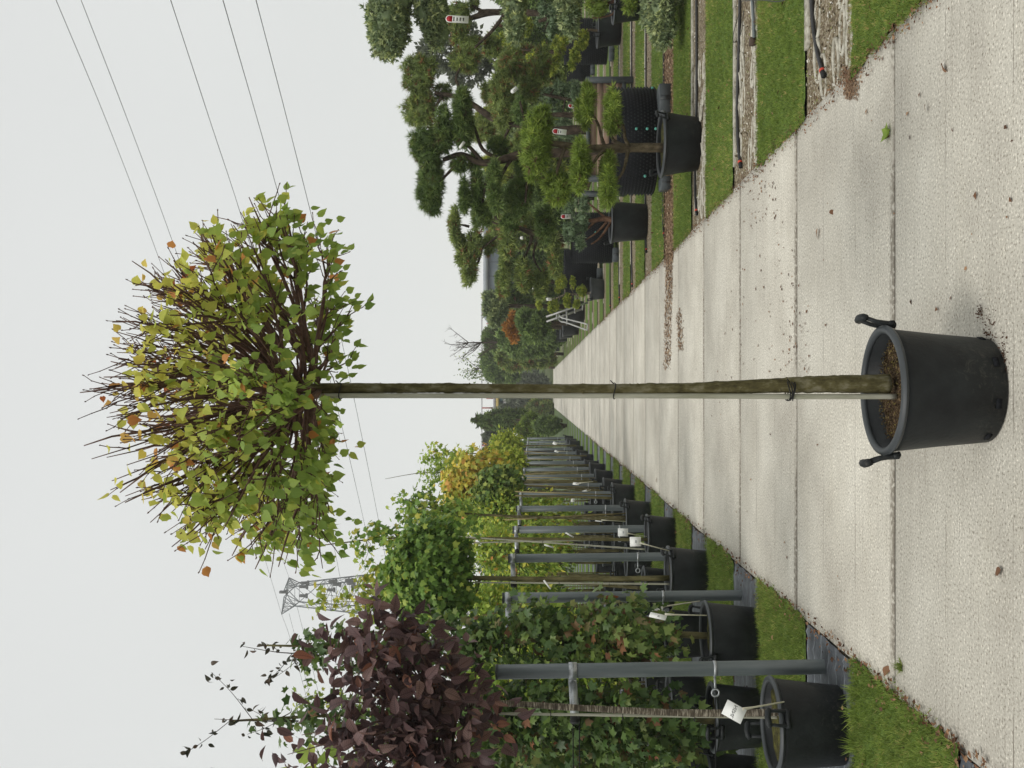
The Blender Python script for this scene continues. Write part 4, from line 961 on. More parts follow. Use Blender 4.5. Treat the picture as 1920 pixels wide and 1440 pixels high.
# pots of the rows
potproto = make_pot('plant_pot', (0, 0, 0), .243, .20, .36, 'tmp', group='black nursery pots in the left rows', handles=2, hrot=2.0, slots=False, soil=MOSS)
index_kids()
potlist = [  # x, y, scale, rot, tilt, label
 (-1.775, 4.03, 1.0, .0, 'black pot of the purple-leaved tree, nearest on the left'),
 (-1.81, 5.56, 1.0, 2.2, 'black pot with two plant labels in the second row, beside the second post'),
 (-2.33, 5.40, .98, 2.6, 'black pot behind the nearest plant label, second in the second row'),
 (-2.88, 5.55, .98, 1.0, 'black pot cut by the picture edge, third in the second row'),
 (-1.735, 7.1, 1.0, .5, 'black pot under the round green maple in the third row'),
 (-2.32, 7.15, .98, 1.5, 'dark pot left of the round maple pot in the third row'),
 (-2.90, 7.1, .98, 2.5, 'third black pot of the third row, seen below the hedge-like foliage'),
 (-3.5, 7.2, .98, .5, 'fourth black pot of the third row at the picture edge'),
 (-1.68, 8.62, .92, .5, 'black pot with a leaning white label just beyond the third row'),
]
P0 = place(potproto, potlist[0][:2] + (0,), potlist[0][3], potlist[0][4], potlist[0][2]) if False else None
for i, (x, y, s, r, lab) in enumerate(potlist):
    place(potproto, (x, y * KD, 0), r, lab, s)
rowpots = []
for k in range(3, 16):
    y0 = PY[k] - .28
    for j in range(5 if k < 7 else (4 if k < 10 else 2)):
        if k == 3 and j == 0: continue
        x = PX[k] - .08 - .57 * j + rs.randn() * .03; s = .9 + .12 * rs.rand()
        rowpots.append((k, j, x, y0 + rs.randn() * .04))
        place(potproto, (x, y0, 0), rs.rand() * 6.3, f'black nursery pot, {ORD[j]} from the road in the {ORD[k]} row on the left', s)
def delete_tree(o):
    for ch in KIDS.get(o.name, []): delete_tree(ch)
    bpy.data.objects.remove(o)
delete_tree(potproto)

# broadleaf tree in a row
def broad(name, label, base, trunk, r0, r1, blobs, temps, mat, n, size, bark=BARK_G, indiv=0, key='k', Rf=None, cat='tree', group=None, twigs=40, droop=.6, outer=1.8, lift=.0, stems=1, core=0, extra_leaves=None):
    root = thing(name, base, label, cat, group)
    for s in range(stems):
        mb = MB(); tq = np.array(trunk, float)
        if s: tq = tq + np.linspace(0, 1, len(tq))[:, None] * np.array([.12 * (-1) ** s, .1, 0]) + np.array([.02 * s, 0, 0])
        Q = limb(mb, tq, r0 * (1 if s == 0 else .7), r1, 9); mb.build('trunk', bark, root, smooth=True)
    C = np.array([b[0] for b in blobs], float); Rr = np.array([b[1] for b in blobs], float)
    vol = Rr.prod(1); vol = vol / vol.sum(); nc = max(1, n // 7)
    idx = rs.choice(len(C), nc, p=vol); P = C[idx] + unit(nc) * (rs.rand(nc, 1) ** (1 / (3 * outer))) * Rr[idx]
    # twigs from the stem to the clusters
    mb = MB(); axis = Q
    for i in rs.choice(nc, min(nc, twigs), replace=False):
        p = P[i]; k = np.argmin(np.abs(axis[:, 2] - (p[2] - .35 * np.linalg.norm(p[:2] - axis[-1][:2])))); a = axis[k]
        limb(mb, [a, a * .45 + p * .55 + [0, 0, -.03], p], r1 * .55 + .001, .0016, 4)
    if twigs: mb.build('branches', bark if bark is not BARK_P else TWIG, root, smooth=True)
    PP = np.repeat(P, 7, axis=0); m = len(PP); out = PP - C[np.repeat(idx, 7)]; out /= np.linalg.norm(out, axis=1)[:, None] + 1e-6
    PP = PP + rs.randn(m, 3) * size * .8
    D = out * .6 + rs.randn(m, 3) * .5 + np.array([0, 0, -droop]); S = size * (.65 + .6 * rs.rand(m))
    R = Rf(PP, m) if Rf else np.clip(.45 + .22 * rs.randn(m), 0, 1)
    Nn = out + unit(m) * .8 + np.array([0, -.2, .5])
    ex = lumps(C, Rr, core, .25) if core else None
    if indiv:
        sc_ = S / np.linalg.norm(PP - [0, 0, 1.6], axis=1) * np.abs((frames(D, Nn)[:, :, 2] * (PP - [0, 0, 1.6])).sum(1) / np.linalg.norm(PP, axis=1)) * np.where(PP[:, 1] < C[:, 1].mean() - .05, 1, .5)
        vis = np.abs(PP[:, 0] / PP[:, 1]) < .52; sc_ = np.where(vis, sc_, 0)
        o_ = np.argsort(-sc_); a, b = o_[:indiv], o_[indiv:]
        leaf_objects(root, key, temps, PP[a], D[a], Nn[a], S[a], R[a], mat); 
    else: b = np.arange(m)
    scatter('leaves' if indiv else 'foliage', temps, PP[b], D[b], Nn[b], S[b], R[b], mat, root, 'stuff' if indiv else None, extra=ex)
    return root
def pb(X0, X1, Y0, Y1, d, ry=.8):      # blob from a photo box
    c = at((X0 + X1) / 2, (Y0 + Y1) / 2, d); rx = abs(Y1 - Y0) / 2 * px(d); rz = abs(X1 - X0) / 2 * px(d)
    return (c, (rx, rx * ry, rz))

# purple-leaved tree in the nearest pot
dpu = 4.03
broad('purple_tree', 'tree with dark purple drooping leaves and pale speckled trunk in the nearest pot', (-1.775, dpu * KD, .3), [at(1480, 1335, dpu), at(1300, 1337, dpu), at(1100, 1328, dpu), at(915, 1318, dpu), at(820, 1330, dpu)], .021, .013,
      [pb(690, 880, 1190, 1430, dpu), pb(620, 800, 1230, 1450, dpu), pb(650, 800, 1140, 1290, dpu), pb(600, 740, 1370, 1560, dpu), pb(770, 930, 1250, 1400, dpu), pb(700, 860, 1400, 1560, dpu), pb(640, 740, 1110, 1180, dpu), pb(800, 900, 1330, 1500, dpu), pb(860, 915, 1270, 1310, dpu - .1), pb(540, 620, 1230, 1270, dpu), pb(510, 590, 1330, 1380, dpu), pb(570, 650, 1160, 1200, dpu), pb(660, 700, 1100, 1130, dpu), pb(530, 620, 1400, 1440, dpu), pb(590, 640, 1290, 1330, dpu)],
      LONGS, LM['purple'], 1500, .088, BARK_P, 300, 'pur', lambda P, m: np.clip(.42 + .27 * rs.randn(m) + (rs.rand(m) < .006) * .6, 0, .97), twigs=70, droop=.25, outer=1.2)
# bamboo behind it
def cane(p0, p1, label, r=.009, mat=BAMBOO):
    root = thing('bamboo_stake', p0, label, 'stake', 'bamboo stakes in the left rows'); mb = MB()
    p0 = np.array(p0, float); p1 = np.array(p1, float); t = np.linspace(0, 1, 40); Q = p0 + (p1 - p0) * t[:, None]
    rr = r * (1 - .25 * t) + .0014 * (np.arange(40) % 6 == 0); mb.tube(Q, rr, 8); mb.build('cane', mat, root, smooth=True)
    for f in (.3, .55, .8):
        p = p0 + (p1 - p0) * f; mb = MB(); q = np.arange(12) * 2 * pi / 12; mb.tube(np.c_[p[0] + .022 * np.cos(q) - .008, p[1] + .02 * np.sin(q) + .01, np.full(12, p[2])], .002, 4, closed=True); mb.build('tie', RUBBER, root)
cane(at(1465, 1345, dpu + .04), at(925, 1338, dpu + .04), 'thin bamboo stake behind the pale speckled trunk')

lq = lambda P, m: np.clip(.40 + .22 * rs.randn(m) + (rs.rand(m) < .07) * .4, 0, 1)
# column at pot C
d1 = 5.55
broad('sweetgum_tree', 'narrow olive-leaved column tree with a bare spire, behind the double-labelled pot', (-1.81, d1 * KD, .3), [at(1325, 1192, d1), at(1200, 1190, d1), at(900, 1205, d1), at(650, 1212, d1), at(500, 1210, d1)], .026, .007,
      [pb(1050, 1270, 1125, 1260, d1), pb(880, 1100, 1140, 1265, d1), pb(760, 920, 1160, 1265, d1), pb(620, 800, 1180, 1260, d1), pb(560, 640, 1190, 1250, d1)],
      STARS + MAPLE, LM['liquid'], 3000, .064, BARK_G, 300, 'liqC', lambda P, m: np.clip(.22 + .2 * rs.randn(m) + .4 * (P[:, 2] < 1.3) * rs.rand(m) + (rs.rand(m) < .15) * .35, 0, .93), twigs=60)
broad('sweetgum_tree', 'dark bare-tipped spire tree standing in the pot behind the nearest label', (-2.33, 5.45 * KD, .3), [at(1350, 1348, 5.45), at(1200, 1345, 5.45), at(900, 1330, 5.45), at(650, 1340, 5.45), at(430, 1352, 5.45)], .036, .007,
      [pb(1080, 1310, 1290, 1430, 5.45), pb(930, 1130, 1270, 1420, 5.45), pb(760, 980, 1280, 1420, 5.45), pb(600, 800, 1310, 1400, 5.45), pb(500, 640, 1325, 1385, 5.45)],
      STARS + MAPLE, LM['liquid'], 3000, .066, BARK_G, 300, 'liqB', lambda P, m: np.clip(.20 + .20 * rs.randn(m) + (rs.rand(m) < .08) * .6, 0, 1), twigs=60)
broad('sweetgum_tree', 'bright green star-leaved tree at the picture edge, third in the second row', (-2.88, 5.6 * KD, .3), [at(1350, 1455, 5.6), at(1000, 1460, 5.6), at(600, 1450, 5.6)], .03, .008,
      [pb(1100, 1370, 1370, 1500, 5.6), pb(900, 1150, 1390, 1530, 5.6), pb(600, 900, 1400, 1520, 5.6)], STARS, LM['liquid'], 1000, .09, BARK_G, 150, 'liqG', lambda P, m: np.clip(.45 + .2 * rs.randn(m), 0, .75), twigs=30)
# spire sprigs with few leaves
def sprig(base, tip, label, n, size, temps, mat, key, r=.006, rl=lambda m: np.clip(.4 + .3 * rs.randn(m), 0, 1), side=.12, cat='branch', name='top_shoot', nb=4):
    root = thing(name, base, label, cat); mb = MB(); base = np.array(base); tip = np.array(tip); Q = limb(mb, [base, base * .5 + tip * .5 + rs.randn(3) * .03, tip], r, .0018, 5)
    pts = list(Q[len(Q) // 3:])
    for i in range(nb):
        k = rs.randint(1, len(Q) - 2); e_ = Q[k] + np.array([rs.randn() * side, rs.randn() * side, side * (1 + rs.rand())]); q2 = limb(mb, [Q[k], Q[k] * .4 + e_ * .6 + [0, 0, -.02], e_], r * .5, .0015, 4); pts += list(q2[2:])
    mb.build('stem', BARK_D, root, smooth=True); pts = np.array(pts); P = pts[rs.randint(0, len(pts), n)] + rs.randn(n, 3) * size * .35
    leaf_objects(root, key, temps, P, unit(n) + [0, 0, -.5], unit(n) + [0, -.4, 0], size * (.6 + .6 * rs.rand(n)), rl(n), mat)
sprig(at(640, 1212, d1), at(455, 1212, d1), 'nearly bare dark leader shoot with curled leaves, left of the pylon', 55, .055, LONGS, LM['curled'], 'sprd', rl=lambda m: np.clip(.45 + .3 * rs.randn(m), 0, 1))
sprig(at(560, 1352, 5.45), at(402, 1348, 5.45), 'bare dark leader shoot with small curled leaves near the left picture edge', 60, .055, LONGS, LM['curled'], 'sprd', rl=lambda m: np.clip(.45 + .3 * rs.randn(m), 0, 1), side=.16)
sprig(at(640, 1455, 4.6), at(395, 1440, 4.6), 'shoot with round lime-green leaves entering at the picture edge', 20, .10, HEARTS, LM['lime'], 'rnd', rl=lambda m: np.clip(.3 + .1 * rs.randn(m), 0, .5), side=.1)

# round maple
d2 = 7.1
broad('globe_maple', 'dense round green maple crown on a tall stem in the third row', (-1.735, d2 * KD, .3), [at(1255, 1084, d2), at(1100, 1086, d2), at(900, 1084, d2), at(800, 1080, d2)], .026, .02,
      [pb(735, 872, 990, 1170, d2, .9), pb(725, 800, 1020, 1140, d2), pb(775, 868, 985, 1080, d2), pb(785, 878, 1080, 1172, d2)], MAPLE, LM['maple'], 5600, .06, BARK_G, 0, 'map',
      lambda P, m: np.clip(.35 + .2 * rs.randn(m) + .28 * (P[:, 2] > 2.75) * rs.rand(m), 0, 1), twigs=20, outer=6, core=.84, droop=.5)
cane(at(1255, 1095, d2 - .03), at(880, 1092, d2 - .03), 'pale bamboo stake beside the round maple trunk')
cane(at(1100, 1120, d2 + .1), at(870, 1160, d2 + .1), 'dark leaning stake under the left of the round maple crown', mat=BAMBOO_Y)
cane(at(1210, 1030, 8.5), at(860, 1006, 8.5), 'pale bamboo stake leaning under the right of the round maple crown', .010)
cane(at(1200, 1010, 8.6), at(870, 1018, 8.6), 'straight bamboo stake crossing the leaning one under the maple crown', .010)
broad('sweetgum_tree', 'leafy green column left of the round maple in the third row', (-2.32, 7.15 * KD, .3), [at(1250, 1185, 7.15), at(1000, 1190, 7.15), at(850, 1190, 7.15)], .024, .01,
      [pb(880, 1100, 1150, 1270, 7.15), pb(1020, 1200, 1160, 1280, 7.15)], STARS, LM['bright'], 1500, .085, BARK_G, 0, 'b', lambda P, m: np.clip(.35 + .2 * rs.randn(m) + (rs.rand(m) < .04) * .5, 0, 1), twigs=20)
for j, (X0, X1, Y0, Y1, dd, kind, lab) in enumerate((
    (860, 1130, 1260, 1360, 7.2, 'bright', 'bright green leafy column behind the first bracket tube'),
    (840, 1180, 1350, 1470, 7.3, 'liquid', 'green leafy column behind the purple tree at the left edge'),
    (880, 1050, 1090, 1190, 8.8, 'bright', 'yellow-green leafy column behind the globe maple stem'),
    (880, 1100, 1190, 1300, 8.9, 'maple', 'green leafy column in the fourth row behind the first post'),
    (870, 1090, 1290, 1420, 9.2, 'dark', 'dark leafy column in the fourth row near the picture edge'),
    (885, 1060, 985, 1080, 10.6, 'bright', 'yellow-green leafy column between the third and fourth posts'),
    (880, 1070, 1080, 1170, 10.8, 'maple', 'mid green leafy column in the fifth row'),
    (880, 1070, 1160, 1290, 11., 'dark', 'dark green leafy column in the fifth row behind the olive spire'),
    (900, 1080, 925, 1010, 12.4, 'bright', 'yellow-green bushy tree between the fourth and fifth posts'),
    (890, 1060, 1000, 1110, 12.8, 'dark', 'dark green bushy tree in the sixth row'),
    (890, 1060, 1100, 1210, 12.8, 'maple', 'green bushy tree in the sixth row behind the leafy columns'),
    (870, 960, 930, 1000, 13.5, 'bright', 'bright yellow-green rounded treetop left of the dark globe'),
    (800, 900, 950, 1010, 14., 'bright', 'loose yellow-green treetop between the round maple and the golden crown'),
    (900, 1040, 960, 1060, 15., 'maple', 'green bushy tree in the eighth row'),
    (900, 1050, 1050, 1200, 15.4, 'dark', 'dark bushy tree in the eighth row further from the road'))):
    b = pb(X0, X1, Y0, Y1, dd); g = at(1200, (Y0 + Y1) / 2, dd)
    tm, sz = (DIAM, .075) if dd > 8 else (STARS, .08)
    n_ = 1500 if dd < 8 else 2400
    nb = [b, (b[0] + [0, 0, b[1][2] * .5], tuple(np.array(b[1]) * [.8, .8, .6])), (b[0] - [0, 0, b[1][2] * .5], tuple(np.array(b[1]) * [.75, .75, .6]))]
    broad('young_tree', lab, (g[0], g[1], .3), [(g[0], g[1], .3), b[0] - [0, 0, .2], b[0] + [0, 0, b[1][2]]], .02, .008, nb, tm, LM[kind], n_, sz, BARK_G, 0, 'y%d' % j,
          lambda P, m: np.clip(.42 + .24 * rs.randn(m) + (rs.rand(m) < .03) * .5, 0, 1), twigs=24, outer=2., group='young trees in the left rows')
# tall sparse maple and others against the sky
def sparse(label, base, trunk, blobs, mat, n, size, key, temps=MAPLE, r=.02, Rf=None, tw=45):
    broad('sparse_tree', label, base, trunk, r, .004, blobs, temps, mat, n, size, BARK_G, 0, key, Rf, twigs=tw, outer=1., droop=.4)
dd = 8.6
sparse('tall thin maple with a long bare leader above the round maple', (-1.7, dd * KD, .3), [at(1240, 1012, dd), at(950, 1010, dd), at(750, 1008, dd), at(640, 1018, dd), at(562, 1028, dd)], [pb(640, 760, 975, 1040, dd), pb(740, 850, 950, 1030, dd), pb(565, 600, 1022, 1034, dd), pb(670, 700, 985, 1060, dd)], LM['maple'], 420, .07, 'sp1', Rf=lambda P, m: np.clip(.6 + .3 * rs.randn(m), 0, 1))
dd = 7.6
sparse('yellowing sparse maple top between the round maple and the purple tree', (-2.5, dd * KD, .3), [at(1200, 1170, dd), at(900, 1160, dd), at(700, 1130, dd)], [pb(670, 760, 1065, 1130, dd), pb(640, 720, 1100, 1150, dd), pb(730, 800, 1160, 1230, dd), pb(585, 625, 1110, 1145, dd), pb(630, 665, 1120, 1145, dd)], LM['yellow'], 520, .065, 'sp2', Rf=lambda P, m: np.clip(.15 + .25 * rs.randn(m), 0, 1))
dd = 8.9
sparse('sparse yellow-green treetop poking above the purple tree', (-4.0, dd * KD, .3), [at(1150, 1330, dd), at(800, 1310, dd), at(560, 1310, dd)], [pb(540, 640, 1295, 1335, dd), pb(620, 800, 1280, 1340, dd)], LM['yellow'], 300, .06, 'sp3', Rf=lambda P, m: np.clip(.05 + .2 * rs.randn(m), 0, 1))
dd = 10.4
sparse('tall sparse green maple with forked top, behind the fourth post', (-1.9, dd * KD, .3), [at(1200, 975, dd), at(900, 965, dd), at(800, 950, dd), at(760, 935, dd)], [pb(770, 870, 930, 990, dd), pb(755, 830, 915, 960, dd), pb(820, 900, 950, 1010, dd), pb(740, 775, 925, 985, dd)], LM['maple'], 560, .075, 'sp4', Rf=lambda P, m: np.clip(.55 + .2 * rs.randn(m), 0, .9))
dd = 17.5
sparse('sparse green tree with long bare leader right of the golden crown', (-1.85, dd * KD, .3), [at(1150, 900, dd), at(900, 890, dd), at(800, 886, dd), at(722, 898, dd)], [pb(780, 870, 862, 915, dd), pb(800, 860, 855, 890, dd)], LM['bright'], 330, .09, 'sp5', Rf=lambda P, m: np.clip(.3 + .2 * rs.randn(m), 0, .6))
dd = 19.
sparse('sparse light green treetop right of the golden crown', (-2.0, dd * KD, .3), [at(1100, 855, dd), at(900, 850, dd), at(795, 856, dd)], [pb(790, 850, 840, 870, dd), pb(830, 900, 845, 880, dd)], LM['bright'], 330, .11, 'sp6')
# golden crown, dark globe, chartreuse globes
dd = 14.6
broad('golden_maple', 'golden yellow broad crown over the eighth post on the left', (-1.8, dd * KD, .3), [at(1120, 905, dd), at(950, 905, dd), at(880, 905, dd)], .03, .02, [pb(832, 930, 855, 960, dd), pb(845, 955, 850, 930, dd), pb(830, 900, 900, 968, dd)], MAPLE, LM['yellow'], 3000, .10, BARK_G, 0, 'gm', lambda P, m: np.clip(.55 + .3 * rs.randn(m), 0, 1), twigs=30, outer=1.6)
dd = 12.6
broad('globe_tree', 'dark green globe crown in front of the golden one', (-1.8, dd * KD, .3), [at(1150, 925, dd), at(960, 920, dd), at(920, 915, dd)], .03, .02, [pb(892, 972, 890, 962, dd), pb(900, 965, 880, 940, dd)], MAPLE, LM['dark'], 2400, .085, BARK_G, 0, 'gg', lambda P, m: np.clip(.6 + .3 * rs.randn(m), 0, 1), twigs=10, outer=3, core=.75)
for (X0, X1, Y0, Y1, dd, lab) in ((937, 976, 853, 892, 17.5, 'chartreuse globe crown under the golden tree'), (926, 973, 814, 857, 23., 'chartreuse globe crown at the far end of the left posts')):
    b = pb(X0, X1, Y0, Y1, dd); broad('globe_tree', lab, (b[0][0], dd * KD, .3), [(b[0][0], dd * KD, .3), b[0]], .03, .02, [b], DIAM, LM['chart'], 1500, .11, BARK_G, 0, 'cg', lambda P, m: np.clip(.5 + .25 * rs.randn(m), 0, 1), twigs=6, outer=4, core=.7, droop=.1)
# trunks in further rows
for i, (k, j, x, y) in enumerate(rowpots):
    if k > 12: continue
    root = thing('tree_stem', (x, y, .3), f'slim {"forked " if i % 3 == 0 else ""}tree stem, {ORD[j]} from the road in the {ORD[k]} left row', 'tree stem', 'slim stems in the left rows')
    mb = MB(); a = np.array([x, y, .3]); b = a + [rs.randn() * .06, rs.randn() * .05, 1.5 + .2 * rs.rand()]; limb(mb, [a, (a + b) / 2 + [rs.randn() * .02, 0, 0], b], .022 + .008 * rs.rand(), .013, 7)
    mb.build('trunk', BARK_G if i % 2 else BARK_T, root, smooth=True)
    mb = MB(); c = a + [.05, .02, 0]; d = b + [.02 + rs.randn() * .05, .02, 0]; mb.tube([c, d], .009, 6); mb.build('cane', BAMBOO_Y, root)
# labels on the left
plant_label(at(1470, 1316, 3.86), at(1392, 1330, 3.78), 'large white square card on a stem leaning over the nearest pot', (.075, .105), .75, 'NSNL', facing=(.35, -1, .55))
plant_label(at(1325, 1154, 5.35), at(1247, 1152, 5.3), 'front narrow white card on a straight stem in the double-labelled pot', (.04, .12), .55, facing=(.9, -.8, .3))
plant_label(at(1312, 1127, 5.75), at(1240, 1138, 5.7), 'rear narrow white card on a slanting stem in the double-labelled pot', (.035, .10), .5, facing=(.9, -.6, .3))
plant_label(at(1255, 1033, 6.95), at(1200, 1018, 6.9), 'white square card slanting over the maple pot', (.085, .10), -.3, facing=(.15, -1, .2))
plant_label(at(1212, 1006, 8.4), at(1176, 1000, 8.3), 'white square card just beyond the maple pot', (.085, .11), -.2, facing=(.1, -1, .2))
plant_label(at(1173, 978, 10.2), at(1128, 975, 10.1), 'bent white label stem by the fifth post', (.02, .10), .9, facing=(1, -.4, .2))
plant_label(at(1112, 903, 12.0), at(1085, 906, 12.), 'narrow tilted white card in the sixth left row', (.05, .10), .4, facing=(.8, -.7, .2))
plant_label(at(1108, 918, 12.3), at(1100, 921, 12.3), 'square white tag hanging in the sixth left row', (.06, .08), .1)
plant_label(at(1080, 938, 13.2), at(1077, 938, 13.2), 'small white tag between the stems of the seventh left row', (.06, .07), .1)
plant_label(at(1062, 831, 24), at(1044, 831, 24), 'tilted white label at the far end of the left rows', (.10, .14), .5, facing=(.5, -1, .2))
plant_label(at(1065, 846, 21), at(1047, 846, 21), 'small white label low in the far left rows', (.06, .12), .5, facing=(.8, -1, .2))
for (X, Y, d, a, lab) in ((1029, 1024, 7.9, .3, 'white paper strip tied on the leaning bamboo stake'), (1026, 1096, 6.95, .9, 'small white paper strip on the round maple stake'), (1068, 1003, 8.2, .5, 'little white tag hanging beyond the leaning stake'), (1022, 1134, 7.4, .5, 'curled white tag under the left of the round maple crown')):
    p = at(X, Y, d); root = thing('paper_tag', p, lab, 'tag', 'white paper tags on stakes'); mb = MB()
    R = np.array([[cos(a), 0, sin(a)], [0, 1, 0], [-sin(a), 0, cos(a)]]); mb.box(p, (.016, .002, .10), R=R); mb.build('strip', WHITE, root)
# ================================================================== RIGHT SIDE: CLOUD-PRUNED CONIFERS
def cloud_tree(name, label, base, d, trunk, branches, pads, mat, temps=PINET, L_=.07, dens=900, bark=BARK_B, r0=.05, r1=.02, brown=.04, cat='tree', sub=10, ry=.75, dd=0.25, br=.02, upb=.6, core=.66):
    """trunk / branches / pads given as photo positions at distance d; pads: X0,X1,Y0,Y1[,depth offset[,mat]]"""
    root = thing(name, base, label, cat)
    mb = MB(); limb(mb, [at(p[0], p[1], d + (p[2] if len(p) > 2 else 0)) for p in trunk], r0, r1, 10, 0.); mb.build('trunk', bark, root, smooth=True)
    for b in branches:
        mb = MB(); limb(mb, [at(p[0], p[1], d + (p[2] if len(p) > 2 else 0)) for p in b], br, br * .4, 7); mb.build('branch', bark, root, smooth=True)
    for p in pads:
        off = p[4] if len(p) > 4 else rs.uniform(-dd, dd); m = p[5] if len(p) > 5 else mat
        c, r = pb(*p[:4], d + off, ry); r = np.array(r) * 1.14
        area = r[0] * r[2] * 3.2 + r[0] * r[1] * 1.6
        pad(root, c, np.array(r) * .93, temps, L_, int(min(3200, max(60, area * dens * .8))), m, brown=brown, sub=sub, upbias=upb, core=core)
    return root
# --- bright green pine in front, in its pot
d = 7.5; b = at(1310, 270, d); b[2] = 0
make_pot('plant_pot', b, .315, .255, .355, 'large black pot of the bright green cloud-pruned pine, on the third gravel strip', hrot=2.3, soil=MOSS, soil_drop=.03, slots=False)
cloud_tree('cloud_pine', 'small bright green pine with six clipped cushions in the front right pot', b + [0, 0, .33], d,
    [(1245, 277), (1180, 277), (1130, 279), (1085, 276), (1030, 268)],
    [[(1182, 278, 0), (1172, 260, -.1), (1168, 235, -.1), (1150, 208, -.05)], [(1178, 279), (1174, 300, -.1), (1166, 325, -.1), (1146, 350, -.05)], [(1135, 279), (1128, 258, .05), (1121, 232, .05), (1102, 200, 0)],
     [(1138, 279), (1122, 292, -.1), (1108, 312, -.12), (1096, 322, -.1)], [(1178, 277), (1150, 262, .1), (1140, 240, .1)], [(1060, 275), (1045, 320), (1050, 355)]],
    [(975, 1042, 212, 340, 0), (1018, 1078, 318, 394, .05), (1086, 1120, 156, 244, 0), (1133, 1170, 168, 258, -.1), (1068, 1112, 262, 362, -.12), (1120, 1162, 290, 392, -.08), (1000, 1040, 198, 250, .1)],
    LM['pineA'], L_=.075, dens=2300, r0=.050, r1=.03, brown=.03, br=.022)
# --- airpots
def airpot(loc, R, Hh, label, z0=0., rows=11, plugs=()):
    root = thing('airpot', loc, label, 'pot', 'black studded air-pruning pots on the right'); c = np.array(loc, float)
    mb = MB(); mb.lathe([(0, z0 + .01), (R, z0), (R, z0 + Hh), (R - .012, z0 + Hh), (R - .012, z0 + Hh - .05), (0, z0 + Hh - .05)], 64, c); mb.build('wall', MATTE, root)
    n = int(2 * pi * R / .046); V = []; F = []; rows = int(Hh / .036); dz = Hh / rows
    for i in range(rows):
        for j in range(n):
            q = 2 * pi * (j + .5 * (i % 2)) / n
            if sin(q) > .25: continue
            er = np.array([cos(q), sin(q), 0]); et = np.array([-sin(q), cos(q), 0]); p = c + er * R + [0, 0, z0 + dz * (i + .5)]; s = .013; k = len(V)
            V += [p + et * s, p + [0, 0, s * .9], p - et * s, p - [0, 0, s * .9], p + er * .024]; F += [(k, k + 1, k + 4), (k + 1, k + 2, k + 4), (k + 2, k + 3, k + 4), (k + 3, k, k + 4)]
    V = np.array(V); F = [(a, c_, b_) for a, b_, c_ in F]; mb = MB(); mb.add(V, F); mb.build('studs', PLASTIC, root, kind='stuff')
    mb = MB(); mb.lathe([(0, z0 + Hh - .02), (R - .02, z0 + Hh - .03)], 32, c); mb.build('soil', SOIL, root)
    for (q, zf) in plugs:
        er = np.array([cos(q), sin(q), 0]); p = c + er * (R + .012) + [0, 0, z0 + Hh * zf]; mb = MB(); mb.tube([p, p + er * .02], .016, 8); mb.build('plug', TEAL, root)
    return root
def block(X, Y, d, sz, label):
    p = at(X, Y, d); root = thing('riser_block', (p[0], p[1], 0), label, 'block', 'dark plastic blocks under the air-pruning pots')
    mb = MB(); mb.box((p[0], p[1], sz[2] / 2), sz, bev=.01); mb.build('block', FRAMEG, root)
    mb = MB(); mb.box((p[0], p[1] - sz[1] / 2 - .001, sz[2] / 2), (sz[0] * .18, .008, sz[2] * .8)); mb.build('rib', PLASTIC_G_SHEEN, root)
d = 9.45; p = at(1200, 266, d); airpot((p[0], p[1], 0), .63, .50, 'big studded air-pruning pot behind the bright green pine', z0=.12, rows=16, plugs=((-1.55 - .9, .3), (-1.57, .55), (-1.57, .3), (-1.57, .1), (-.5, .1), (-1.95, .12)))
block(1250, 188, 9.0, (.32, .25, .14), 'dark block under the right side of the big studded pot'); block(1250, 345, 9.0, (.14, .25, .12), 'dark block under the left side of the big studded pot'); block(1250, 232, 9.7, (.3, .25, .12), 'dark block under the middle of the big studded pot'); block(1250, 300, 9.6, (.3, .25, .12), 'dark block behind the bright pine pot, under the studded pot')
d = 14.6; p = at(1110, 446, d); airpot((p[0], p[1], 0), .47, .76, 'studded pot behind the small blue pine', z0=.10, rows=13, plugs=((-1.5, .45), (-1.5, .25)))
block(1150, 478, 14.3, (.25, .2, .12), 'dark block under the studded pot behind the blue pine'); block(1150, 425, 14.3, (.3, .2, .12), 'second dark block under the studded pot behind the blue pine')
d = 18.; p = at(1090, 510, d); airpot((p[0], p[1], 0), .52, .75, 'studded pot behind the golden niwaki tree', z0=.12, rows=12)
block(1120, 520, 17.6, (.4, .2, .14), 'dark block under the studded pot behind the golden tree')
d = 15.4; p = at(1100, 78, d); airpot((p[0], p[1], 0), .44, .85, 'studded pot behind the top right black pot', z0=.12, rows=14, plugs=((-1.2, .2),)); block(1140, 98, 15., (.3, .2, .12), 'dark block under the right studded pot')
d = 20.; p = at(1095, 130, d); airpot((p[0], p[1], 0), .30, .6, 'small distant studded pot beside the wooden planter', z0=.12, rows=9); block(1112, 130, 19.8, (.25, .2, .12), 'small dark block under the distant studded pot')
